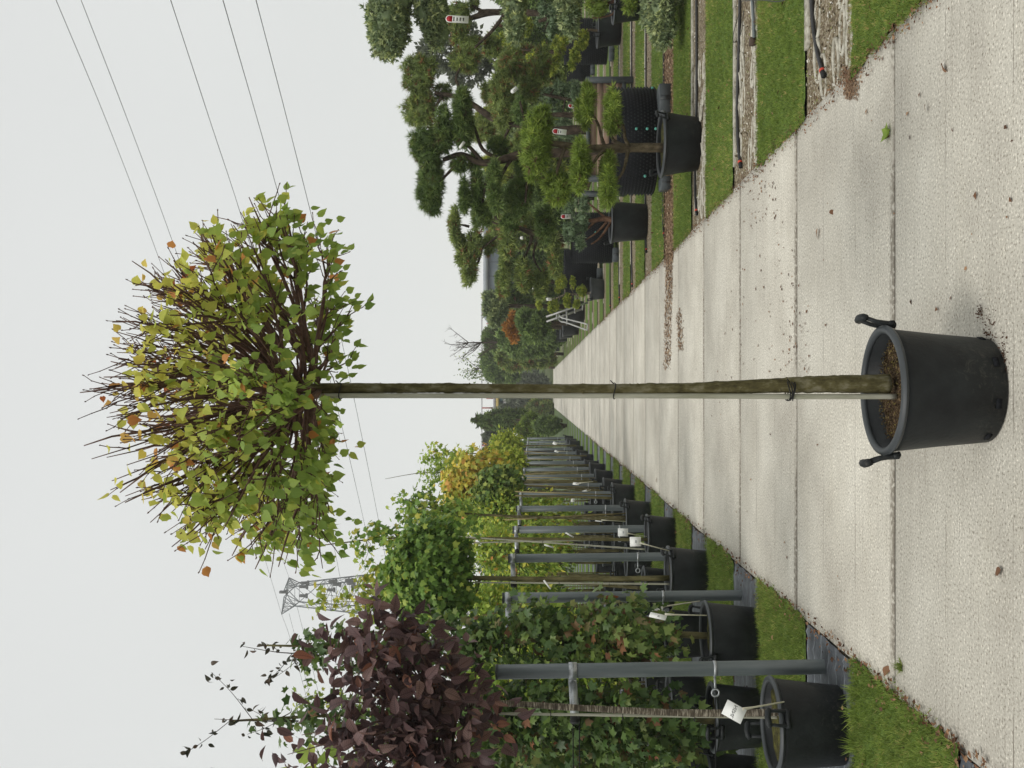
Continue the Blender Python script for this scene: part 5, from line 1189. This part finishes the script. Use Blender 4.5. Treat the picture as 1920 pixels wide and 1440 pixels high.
# --- wooden planter with grey frame
d = 12.3; A = at(1188, 335, d); B = at(1188, 150, d); x0, x1 = A[0], B[0]; ztop = at(1098, 150, d)[2]; d = A[1]
root = thing('wooden_planter', ((x0 + x1) / 2, d, 0), 'square planter of brown boards in a slate-grey frame behind the big studded pot', 'planter')
for xx in (x0, x1):
    for yy in (d, d + 1.3):
        mb = MB(); mb.box((xx, yy, ztop / 2), (.09, .09, ztop), bev=.006); mb.build('frame_post', FRAMEG, root)
for zz_ in (.14, ztop - .04):
    mb = MB(); mb.box(((x0 + x1) / 2, d + .002, zz_), (x1 - x0 - .09, .07, .06)); mb.build('frame_rail', FRAMEG, root)
nb = 5; hz = (ztop - .08 - .17) / nb
for i in range(nb):
    mb = MB(); mb.box(((x0 + x1) / 2, d + .03, .17 + hz * (i + .5)), (x1 - x0 - .092, .03, hz - .008), bev=.003); mb.build('board', WOODB, root)
    mb = MB(); mb.box((x1 - .01, d + .65, .17 + hz * (i + .5)), (.03, 1.2, hz - .008), bev=.003); mb.build('board', WOODB, root)
mb = MB(); mb.box(((x0 + x1) / 2, d + .65, ztop - .1), (x1 - x0 - .1, 1.2, .04)); mb.build('soil', SOIL, root)
# --- great dark pine behind (rooted in the big studded pot)
d = 9.5
cloud_tree('cloud_pine', 'great dark green pine with stacked layers, rooted in the big studded pot', at(1140, 280, d), d,
    [(1150, 278), (1060, 286), (985, 288), (940, 300), (900, 305), (865, 290), (830, 300)],
    [[(940, 300), (905, 280), (890, 240), (870, 200)], [(905, 304), (880, 275), (852, 255), (835, 240)], [(930, 302), (912, 340), (905, 380)], [(960, 296), (940, 330), (932, 370)], [(870, 292), (845, 320), (815, 350)], [(1000, 288), (985, 230), (975, 190)], [(1010, 288), (990, 340), (985, 380)]],
    [(770, 842, 228, 318, 0), (782, 842, 300, 402, .1), (812, 858, 196, 282, -.1), (846, 896, 160, 282, -.1), (846, 882, 284, 328, 0), (858, 890, 332, 398, 0), (882, 912, 316, 432, .1), (912, 948, 302, 404, -.15), (875, 905, 280, 330, .3), (950, 1000, 330, 420, .2), (965, 1010, 270, 330, .35), (915, 960, 250, 300, .3), (965, 1005, 330, 385, .5), (940, 980, 395, 440, .4), (1000, 1045, 390, 450, .6), (885, 930, 380, 425, .5), (1010, 1050, 320, 380, .4)],
    LM['pineB'], L_=.085, dens=1500, bark=BARK_D, r0=.065, r1=.03, brown=.03, br=.028)
# --- taller olive pine with brown dead needles, in the wooden planter
d = 12.6
cloud_tree('cloud_pine', 'tall olive pine with browned needles, growing in the wooden planter', at(1110, 240, d), d,
    [(1110, 240), (1040, 245), (980, 235), (930, 225), (885, 195), (850, 180), (815, 175)],
    [[(925, 224), (930, 170), (945, 150)], [(880, 190), (855, 150), (870, 115)], [(985, 236), (960, 190)], [(830, 178), (810, 210), (790, 225)], [(960, 230), (940, 270)]],
    [(754, 824, 104, 178, 0), (762, 826, 160, 244, .1), (852, 902, 84, 142, 0), (816, 852, 156, 190, .2), (920, 972, 130, 248, 0), (900, 940, 150, 200, .3), (960, 1010, 240, 300, .2), (940, 985, 80, 150, .2), (975, 1020, 120, 200, .3), (895, 935, 205, 262, .4), (925, 965, 255, 310, .5), (880, 915, 225, 270, .6), (1000, 1040, 90, 150, .5)],
    LM['pineC'], L_=.10, dens=1100, bark=BARK_D, r0=.075, r1=.035, brown=.10, br=.032)
# --- second cloud pine over the studded pot further on
d = 14.6
cloud_tree('cloud_pine', 'wide olive cloud pine on twisted dark limbs, further along the right strips', at(1080, 446, d), d,
    [(1085, 446), (1040, 446), (1010, 440), (985, 432), (960, 420)],
    [[(1000, 436), (985, 480), (960, 505)], [(985, 432), (950, 425), (920, 415), (900, 400)], [(960, 420), (930, 445), (905, 465), (885, 480)], [(940, 425), (925, 400), (912, 390)], [(1010, 442), (1000, 480), (1015, 510)], [(905, 462), (895, 495), (880, 500)], [(880, 425), (868, 422), (858, 421)]],
    [(841, 868, 386, 456, 0), (853, 886, 440, 508, .1), (862, 900, 470, 534, 0), (876, 912, 430, 482, 0), (905, 935, 440, 480, .2), (934, 972, 396, 478, -.2), (934, 962, 466, 536, 0), (963, 1002, 478, 556, 0), (890, 930, 378, 432, .3), (1026, 1056, 436, 516, 0), (975, 1015, 400, 440, .4), (1000, 1035, 500, 560, .2), (930, 960, 530, 560, .3)],
    LM['pineC'], temps=PINEF, L_=.12, dens=700, bark=BARK_D, r0=.08, r1=.04, brown=.05, br=.03)
# --- small blue pine in black pot
d = 10.9; b = at(1217, 416, d); b[2] = 0
make_pot('plant_pot', b, .30, .25, .50, 'black pot of the small blue-grey pine with reddish stems', hrot=2.6, soil=SOIL, slots=False)
cloud_tree('cloud_pine', 'small blue-grey pine with reddish stems beside the bright green one', b + [0, 0, .47], d,
    [(1150, 414), (1132, 410), (1110, 414), (1085, 408)], [[(1140, 414), (1120, 435), (1098, 450)], [(1140, 412), (1120, 395), (1100, 378)], [(1146, 416), (1126, 445), (1108, 458)], [(1118, 412), (1098, 432), (1085, 436)]],
    [(1078, 1110, 396, 436, 0), (1056, 1090, 418, 456, 0), (1078, 1102, 440, 474, 0), (1078, 1112, 366, 400, .2), (1088, 1108, 374, 396, -.1), (1055, 1080, 380, 410, .1)],
    LM['blue'], L_=.06, dens=1500, bark=BARK_R, r0=.045, r1=.02, brown=.02, br=.022, temps=PINEF)
# --- golden niwaki
d = 17.4; b = at(1132, 542, d); b[2] = 0
make_pot('plant_pot', b, .265, .22, .30, 'grey pot of the small golden cloud-pruned tree near the ladder', hrot=.5, mat=PLASTIC_G_SHEEN, soil_drop=.04, slots=False)
cloud_tree('golden_niwaki', 'small golden-green cloud-pruned conifer with a white tag, near the ladder', b + [0, 0, .27], d,
    [(1110, 548), (1090, 552), (1062, 552), (1040, 560), (1015, 566)], [[(1085, 552), (1080, 570), (1078, 585)], [(1075, 552), (1072, 540), (1070, 535)], [(1060, 552), (1058, 535)], [(1050, 556), (1045, 575)], [(1030, 562), (1020, 550)]],
    [(1005, 1018, 552, 584, 0), (1012, 1026, 536, 560, 0), (1044, 1066, 516, 546, 0), (1068, 1082, 518, 542, 0), (1082, 1102, 530, 556, 0), (1056, 1072, 548, 578, 0), (1074, 1090, 560, 582, 0), (1034, 1050, 562, 586, 0), (1026, 1040, 560, 586, 0), (1040, 1054, 536, 552, .2)],
    LM['gold'], temps=SPRF, L_=.055, dens=2600, bark=BARK_P, r0=.03, r1=.012, brown=.02, br=.014, sub=5)
# --- silvery spruce at the top right
d = 8.2
cloud_tree('cloud_spruce', 'silvery blue-green spruce in clipped cushions at the right picture edge', at(1230, -60, d), d,
    [(1255, -60), (1150, -55), (1050, -50), (950, -40), (850, -45), (760, -40)], [[(1240, -60), (1240, 0)], [(1070, -50), (1072, 0)], [(970, -42), (968, 10)], [(820, -45), (815, 10)], [(765, -40), (740, 10)]],
    [(690, 784, -70, 96, 0), (784, 848, -70, 86, .1), (940, 996, -70, 74, 0), (1044, 1098, -70, 66, -.1), (1206, 1276, -80, 90, 0)],
    LM['spruce'], temps=SPRT, L_=.062, dens=2300, bark=BARK_D, r0=.07, r1=.03, brown=.02, br=.03, sub=12, upb=.3, core=.8)
# small pots and pines at the right edge
b = gnd(1205, 5); b = at(1205, 2, 11.5); b[2] = 0
make_pot('plant_pot', b, .33, .27, .40, 'black pot at the right picture edge, in front of the gravel strips', hrot=1., soil=SOIL, slots=False)
cloud_tree('cloud_pine', 'bright pine cushions over the black pot at the right picture edge', b + [0, 0, .35], 11.5,
    [(1158, 2), (1140, 6), (1120, 12)], [[(1156, 4), (1150, 25), (1130, 32), (1110, 34)]], [(1095, 1150, -40, 32, 0), (1168, 1200, -40, 30, -.3)], LM['pineA'], L_=.085, dens=1300, bark=BARK_R, r0=.035, r1=.02, br=.02)
b = at(1163, 55, 14.1); b[2] = 0
make_pot('plant_pot', b, .33, .27, .42, 'black pot of the arching golden juniper near the right picture edge', hrot=1., soil=SOIL, slots=False)
cloud_tree('golden_juniper', 'arching golden-green juniper hanging over the black pot near the right edge', b + [0, 0, .4], 14.1,
    [(1122, 58), (1105, 56), (1095, 60)], [[(1105, 56), (1095, 80), (1080, 110)], [(1100, 58), (1075, 75), (1060, 90)]],
    [(1084, 1108, 54, 78, 0), (1076, 1104, 72, 98, 0), (1070, 1092, 92, 120, 0), (1066, 1082, 112, 134, 0), (1050, 1064, 74, 100, .2), (1038, 1052, 84, 120, .2), (1030, 1046, 108, 142, .2), (1052, 1070, 62, 84, .1)],
    LM['gold'], temps=SPRF, L_=.075, dens=1500, bark=BARK_B, r0=.03, r1=.014, br=.014, sub=5)
d = 16.5
cloud_tree('golden_cloud_tree', 'golden-edged layered conifer deep in the right-hand group', at(1090, 100, d), d, [(1100, 100), (1000, 95), (955, 88)], [[(1040, 97), (1032, 115)], [(1010, 95), (1006, 115)], [(980, 92), (968, 85)]],
    [(955, 976, 68, 100, 0), (976, 1000, 30, 70, .2), (990, 1012, 94, 132, 0), (1012, 1030, 80, 140, .2), (1036, 1056, 60, 120, .4), (935, 956, 58, 84, .3)], LM['gold'], temps=SPRF, L_=.085, dens=900, bark=BARK_D, r0=.05, r1=.02, br=.02)
d = 14.0
cloud_tree('blue_cloud_pine', 'rounded blue-green pine cushions left of the tilted white tag', at(1100, 190, d), d, [(1110, 190), (1060, 185), (1000, 172)], [[(1060, 185), (1055, 210)], [(1030, 180), (1040, 165)]],
    [(988, 1022, 152, 192, 0), (1020, 1048, 160, 200, .2), (1038, 1066, 148, 186, 0), (1060, 1092, 148, 196, 0), (1030, 1062, 196, 232, .1), (1036, 1080, 222, 262, .3), (1000, 1030, 196, 240, .4)], LM['blue'], temps=PINEF, L_=.07, dens=900, bark=BARK_D, r0=.05, r1=.02, br=.02)
d = 11.6
cloud_tree('green_cloud_pine', 'fresh green layered pine right behind the bright front pine', at(1110, 215, d), d, [(1110, 215), (1040, 215), (985, 212)], [[(1030, 215), (1010, 235)]],
    [(962, 992, 180, 236, 0), (985, 1015, 202, 262, 0), (1005, 1035, 232, 275, .2)], LM['pineB'], temps=PINEF, L_=.085, dens=900, bark=BARK_D, r0=.05, r1=.02, br=.02)
d = 16.
cloud_tree('blue_cloud_spruce', 'small blue spruce cushions between the silvery ones at the right edge', at(1080, 40, 10.), 10., [(1090, 30), (1030, 35), (1010, 40)], [[(1030, 35), (1022, 55)]],
    [(1008, 1030, 0, 36, 0), (1022, 1048, 10, 74, 0), (1005, 1022, 30, 50, .2)], LM['blue'], temps=SPRF, L_=.06, dens=1300, bark=BARK_D, r0=.04, r1=.02, br=.015)
# hidden-limb olive pines behind the silvery spruce
d = 13.4
cloud_tree('cloud_pine', 'olive pine on curved bare limbs behind the silvery spruce', at(1080, 30, d), d, [(1090, 30), (1020, 26), (960, 22), (915, 25), (880, 35)], [[(950, 22), (905, 20), (895, 30)], [(950, 22), (925, 55), (905, 75), (890, 90)], [(910, 25), (885, 10)], [(880, 35), (860, 55)]],
    [(838, 892, 0, 58, 0), (846, 884, 48, 98, .1), (872, 905, 66, 96, .1), (880, 902, -20, 20, .1), (905, 945, 60, 110, .4)], LM['pineC'], temps=PINEF, L_=.10, dens=800, bark=BARK_D, r0=.07, r1=.045, br=.04, brown=.06)

# --- hanging tags with red heads
def hang_tag(X, Y, d, h, w_, lab, red=True, tilt=0., lines=2):
    p = at(X, Y, d); root = thing('hanging_tag', p, lab, 'tag', 'white hanging price tags'); f = np.array([0, -1, 0.])
    R = np.array([[cos(tilt), 0, sin(tilt)], [0, 1, 0], [-sin(tilt), 0, cos(tilt)]]); loc = lambda q: p + R @ np.array(q, float)
    n = 9; pr = [(-w_ / 2, -h / 2), (w_ / 2, -h / 2), (w_ / 2, h / 2 - w_ / 2)] + [(w_ / 2 * cos(a), h / 2 - w_ / 2 + w_ / 2 * sin(a)) for a in np.linspace(0, pi, n)[1:-1]] + [(-w_ / 2, h / 2 - w_ / 2)]
    def plate(pr, y0, y1, name, m, par):
        V = [loc((x, y0, z)) for x, z in pr] + [loc((x, y1, z)) for x, z in pr]; k = len(pr)
        F = [tuple(range(k)), tuple(range(2 * k - 1, k - 1, -1))] + [(i, i + k, (i + 1) % k + k, (i + 1) % k) for i in range(k)]; mb = MB(); mb.add(V, F); return mb.build(name, m, par)
    card = plate(pr, -.0015, .0015, 'card', WHITE, root)
    if red:
        s = .82; zc = h / 2 - w_ * .5
        pr2 = [(-w_ * .40, zc - w_ * .42), (w_ * .40, zc - w_ * .42), (w_ * .40, zc)] + [(w_ * .40 * cos(a), zc + w_ * .40 * sin(a)) for a in np.linspace(0, pi, 7)[1:-1]] + [(-w_ * .40, zc)]
        plate(pr2, -.0030, -.0018, 'red_head', RED, card)
    for i in range(lines):
        zl = (h / 2 - w_ * 1.15 - i * h * .14) if red else (.1 * h - i * h * .16); wd = w_ * (.30 if i == 0 else .24)
        plate([(-wd, zl - .025 * h), (wd * (.9 if i else 1), zl - .025 * h), (wd, zl + .025 * h), (-wd, zl + .025 * h)], -.0030, -.0018, 'printed_line', INK, card)
    mb = MB(); mb.tube([loc((0, 0, h / 2 - .01)), loc((.004, .02, h / 2 + .06))], .0015, 4); mb.build('string', RUBBER, root)
hang_tag(1049, 247, 7.35, .135, .052, 'white tag with red head hanging under the top cushion of the bright green pine', tilt=.12)
hang_tag(1061, 406, 10.5, .138, .062, 'white tag with red head hanging above the small blue pine', tilt=.0)
hang_tag(857, 36, 8.0, .24, .075, 'long white tag with red mark hanging between the silvery spruce cushions', tilt=.06, lines=4)
hang_tag(964, 169, 11.6, .12, .065, 'tilted white tag on the olive pine in the planter', red=False, tilt=-.7)
hang_tag(1071, 199, 11.0, .09, .055, 'small pale tag beside the bright green pine', red=True, tilt=.3)
hang_tag(976, 414, 13.8, .10, .05, 'small tag with red head high in the wide olive pine', tilt=0)
hang_tag(1029, 561, 17.0, .13, .07, 'white tag hanging in the golden niwaki', red=False)
hang_tag(1002, 541, 17.0, .10, .06, 'small white tag above the golden niwaki', red=False, lines=1)
hang_tag(978, 446, 13.9, .06, .06, 'tiny white tag in the wide olive pine', red=False, lines=0)
hang_tag(866, 272, 9.2, .10, .035, 'thin white tag high in the great dark pine', red=False, tilt=-.9, lines=0)

# --- aluminium ladder
d = 21.5
root = thing('tripod_ladder', gnd(1102, 590), 'low aluminium tripod ladder standing open on the grass near the golden tree', 'ladder')
def Lp(X, Y, o): return at(X, Y, d + o)
for (a, b) in (((1024, 594, .0), (1103, 567, -.1)), ((1025, 603, .3), (1093, 579, .4))):
    mb = MB(); mb.tube([Lp(*a), Lp(*b)], .028, 4); mb.build('rail', ALU, root)
for (pts) in ([(1048, 590, 0), (1052, 595, -.1), (1062, 598, -.25), (1102, 608, -.9)], [(1047, 598, .3), (1052, 603, .2), (1062, 605, 0), (1101, 619, -.6)]):
    mb = MB(); limb(mb, [Lp(*q) for q in pts], .02, .02, 6); mb.build('leg', ALU, root)
for (a, b) in (((1063, 584, .1), (1063, 605, 0)), ((1078, 578, 0), (1078, 587, .3)), ((1093, 571, 0), (1092, 581, .4)), ((1044, 588, 0), (1044, 598, .3)), ((1102, 608, -.9), (1101, 619, -.6))):
    mb = MB(); mb.tube([Lp(*a), Lp(*b)], .022, 4); mb.build('rung', ALU, root)
mb = MB(); c = Lp(1063, 596, .1); mb.box(c, (.32, .25, .035)); mb.build('tread', ALU, root)
# dark pots beyond the ladder
index_kids()
pp = make_pot('plant_pot', (0, 0, 0), .36, .30, .50, 'tmp', group='dark tubs beyond the ladder', hrot=.3, slots=False); index_kids()
for X, Y, dd, s, lab in ((1100, 585, 24, 1.1, 'dark tub right behind the ladder'), (1082, 610, 27., 1.1, 'dark tub left of the ladder'), (1068, 619, 31, 1., 'second dark tub left of the ladder'), (1062, 628, 36, 1., 'third dark tub beyond the ladder'), (1058, 640, 42, .9, 'small dark tub by the far road edge'), (1052, 650, 46, .9, 'last dark tub before the road end'), (1065, 560, 30, 1.1, 'dark tub hidden behind the golden niwaki')):
    p = at(X, Y, dd); place(pp, (p[0], p[1], 0), rs.rand() * 6, lab, s)
delete_tree(pp)

# --- background conifers and shrubs
def bush(name, label, X0, X1, Y0, Y1, d, kind, n=2200, size=.13, temps=SPRF, blobs=5, group=None, weep=False, cat='tree', core=.8, ry=.8, spike=False, bark=BARK_D):
    c, r = pb(X0, X1, Y0, Y1, d, ry); root = thing(name, (c[0], c[1], 0), label, cat, group)
    mb = MB(); mb.tube([(c[0], c[1], -.03), (c[0] + .05, c[1], max(.3, c[2] - r[2] * .5)), (c[0], c[1], c[2] + .4 * r[2])], [.09, .07, .03], 7); mb.build('trunk', bark, root)
    C = [c]; Rr = [np.array(r) * [.6, .6, .78]]
    for i in range(blobs * 2 + 4):
        u = unit(1)[0]; k = .18 + .22 * rs.rand(); C.append(c + u * np.array(r) * (1.04 - k)); Rr.append(np.array(r) * k * (np.array([1, 1, 1.6]) if spike else 1.05))
    P, Nn = blob_surface(C, Rr, n, .75)
    D = Nn + .35 * rs.randn(len(P), 3) + np.array([0, 0, -.9 if weep else .35]); R = np.clip(.1 + .7 * rs.rand(len(P)) ** 1.4 + .15 * np.sin(P[:, 0] * 5 + P[:, 2] * 7 + P[:, 1] * 4), 0, 1)
    ex = lumps(C, np.array(Rr) - size * .3, core * .92, .2) if core else None
    scatter('foliage', temps, P - Nn * size * .4, D, unit(len(P)), size * 1.25 * (.6 + .8 * rs.rand(len(P))), R, LM[kind], root, None, extra=ex)
    return root
bush('conifer', 'dense rounded dark green spruce left of the ladder', 968, 1030, 575, 640, 26, 'far', 2400, .16)
bush('conifer', 'grey-green domed conifer top against the warehouse', 902, 950, 540, 612, 27, 'spruce', 1500, .15)
bush('conifer', 'dark green conifer between the domed one and the warehouse', 930, 960, 505, 552, 26, 'pineB', 1500, .15)
bush('conifer', 'bluish rounded shrub below the orange heather', 985, 1030, 590, 640, 30, 'blue', 1500, .16)
bush('heather', 'orange flowering shrub among the far conifers', 946, 975, 585, 642, 31, 'orange', 1500, .13, temps=DIAM, blobs=8, core=.7, cat='shrub')
bush('conifer', 'weeping light green conifer beside the far road edge', 930, 1040, 628, 700, 40, 'pineC', 3600, .26, weep=True, blobs=9)
bush('conifer', 'tall feathery green conifer right of the far road edge', 925, 1045, 600, 670, 36, 'far', 3600, .24, weep=True, blobs=9)
bush('conifer', 'dark broad conifer hiding the right end of the bridge', 903, 985, 640, 718, 52, 'far', 3200, .3, blobs=8)
bush('conifer', 'brown-green tree below the bare tree', 903, 960, 600, 660, 48, 'far', 2400, .3)
bush('willow', 'hazy grey willow behind the great pines at the right', 785, 930, 40, 160, 24, 'fargrey', 4200, .13, temps=DIAM, blobs=9, core=.0, ry=.7)
bush('willow', 'pale grey-green feathery shrub at the end of the road', 940, 1040, 742, 800, 66, 'fargrey', 2600, .3, temps=DIAM, blobs=6, core=.7, cat='shrub')
bush('shrub', 'grey brown shrub beyond the road end behind the stake', 935, 1038, 700, 760, 68, 'fargrey', 2600, .3, temps=DIAM, blobs=6, core=.7, cat='shrub')
bush('shrub', 'olive shrub at the far left of the road end', 985, 1042, 745, 805, 58, 'pineC', 2200, .25, blobs=6, cat='shrub')
bush('weeping_conifer', 'crooked weeping conifer with a drooping top at the far left', 900, 1010, 770, 806, 42, 'pineB', 2600, .26, weep=True, blobs=9, spike=True)
bush('weeping_conifer', 'slender leaning conifer tip drooping above the far shrubs on the left', 882, 965, 781, 797, 41, 'pineB', 900, .2, weep=True, blobs=6, core=.5)
bush('conifer', 'dense green yew shrub at the far end of the left rows', 968, 1032, 775, 825, 38, 'pineA', 2400, .18, blobs=6)
bush('conifer', 'small blue-green fir beside the far yew', 1000, 1052, 780, 816, 36, 'far', 1300, .2, blobs=8)
bush('conifer', 'grey feathery bush above the far posts', 905, 960, 795, 850, 44, 'fargrey', 1700, .22, temps=DIAM, blobs=6, core=.7)
bush('shrub', 'dark red-brown shrub between the far globe crowns', 905, 950, 835, 860, 34, 'purple', 700, .16, temps=DIAM, blobs=4)
mats_ = ['far', 'pineB', 'pineC', 'far', 'spruce', 'gold', 'far', 'pineC']
spots = [(930, 1080, -60, 30, 19), (920, 1090, 15, 95, 22), (925, 1080, 80, 160, 20), (930, 1090, 145, 220, 23), (935, 1085, 205, 290, 21), (900, 1075, 270, 350, 24), (925, 1080, 330, 410, 20), (905, 1070, 395, 470, 23), (940, 1070, 455, 530, 25), (940, 1070, 515, 580, 28), (940, 1070, 560, 620, 32), (950, 1060, 610, 660, 38),
         (905, 1050, 40, 130, 30), (890, 1050, 170, 270, 31), (895, 1050, 290, 400, 33), (936, 1050, 420, 520, 34), (1000, 1075, 375, 440, 17)]
nm = ['at the right picture edge', 'behind the silvery spruce', 'behind the golden layered conifer', 'behind the tilted white tag', 'behind the wooden planter', 'behind the great dark pine', 'behind the dark layers left of the great pine', 'behind the small blue pine', 'behind the wide olive pine', 'behind the golden niwaki', 'behind the ladder', 'beyond the dark tubs', 'in the far rank at the right edge', 'in the far rank behind the planter pine', 'in the far rank behind the great pine', 'in the far rank behind the wide olive pine', 'between the small blue pine and the bright pine']
for i, (s, q) in enumerate(zip(spots, nm)):
    bush('background_conifer', f'{["dark green", "olive green", "mid green", "deep green"][i % 4]} bushy conifer {q}', *s, mats_[i % 8] if i not in (0,) else 'far', 2600, .13 + .004 * (s[4] - 18), blobs=8, group='bushy conifers filling the background on the right')
# left background
for i, s in enumerate(((880, 1060, 1200, 1330, 16, 'dark'), (880, 1060, 1320, 1460, 15, 'dark'), (890, 1050, 1080, 1200, 19, 'far'), (900, 1040, 960, 1080, 24, 'far'), (920, 1040, 880, 970, 32, 'far'), (930, 1040, 830, 890, 40, 'far'))):
    bush('background_shrub', f'dark bushy shrub filling the {ORD[i]} gap between the left rows, counted from the picture edge' if i else 'dark bushy shrub deep behind the column trees', *s[:5], s[5], 2600, .16, temps=DIAM, blobs=7, group='dark shrubs behind the left rows', cat='shrub')
# distant tree line beyond the field
tl = thing('far_hedge', (0, 140, 0), 'low hazy tree line on the horizon', 'hedge'); tl['kind'] = 'stuff'
n = 9000; x = -75 + 150 * rs.rand(n); h_ = 2.6 + 1.0 * np.sin(x * .21) + .6 * np.sin(x * .77 + 1); P = np.c_[x, 140 + 4 * rs.rand(n), h_ * rs.rand(n) ** .6]
scatter('foliage', DIAM, P, unit(n) + [0, 0, .3], unit(n), .8 + .7 * rs.rand(n), rs.rand(n), LM['far'], tl)
# bare tree
def bare(X0, Y0, X1, d, lab, nbr=24, leafy=0, sp_=.32):
    b = at(X0, Y0, d); b[2] = 0; t = at(X1, Y0 + 3, d); root = thing('bare_tree', b, lab, 'tree'); mb = MB(); Q = limb(mb, [b, (b + t) / 2, t], .13, .02, 6); mb.build('trunk', BARK_D, root, smooth=True); hgt = t[2]
    tips = []
    for i in range(nbr):
        k = rs.randint(int(len(Q) * .35), len(Q) - 1); a = rs.rand() * 2 * pi; ln = hgt * sp_ * (.5 + .6 * rs.rand()); e = Q[k] + np.array([cos(a) * .65, sin(a) * .65, .75]) * ln; mb = MB(); q = limb(mb, [Q[k], (Q[k] + e) / 2 + unit(1)[0] * ln * .08, e], .028, .009, 4)
        for j in range(8):
            kk = rs.randint(2, len(q)); e2 = q[kk - 1] + (unit(1)[0] * .7 + [0, 0, .6]) * ln * .3; limb(mb, [q[kk - 1], (q[kk - 1] + e2) / 2 + unit(1)[0] * .08, e2], .011, .006, 3); tips.append(e2)
        mb.build('branch', BARK_D, root); tips.append(e)
    if leafy:
        T = np.array(tips); P = T[rs.randint(0, len(T), leafy)] + rs.randn(leafy, 3) * .18; scatter('leaves', DIAM, P, unit(leafy), unit(leafy), .13 + .12 * rs.rand(leafy), rs.rand(leafy), LM['dark'], root)
bare(1000, 640, 862, 46, 'leafless spreading tree against the sky above the far conifers')
bare(1000, 688, 885, 56, 'half bare small tree beside the bridge right of the trunk', 16, 500, .25)
# thin rank of pots / dark mass under right background

# ================================================================== AIR
HAZE = 0.0013
mb = MB(); mb.box((0, 110, 33), (560, 330, 68.1)); hz_ = mb.build('haze', None, kind='stuff')
m = bpy.data.materials.new('haze'); m.use_nodes = True; n_ = m.node_tree.nodes; n_.remove(n_['Principled BSDF']); pv = n_.new('ShaderNodeVolumePrincipled')
pv.inputs['Density'].default_value = HAZE; pv.inputs['Color'].default_value = (.93, .94, .93, 1); pv.inputs['Anisotropy'].default_value = .2
m.node_tree.links.new(pv.outputs[0], n_['Material Output'].inputs['Volume']); hz_.data.materials.clear(); hz_.data.materials.append(m)
hz_['label'] = 'thin pale mist over the nursery'; hz_['category'] = 'haze'
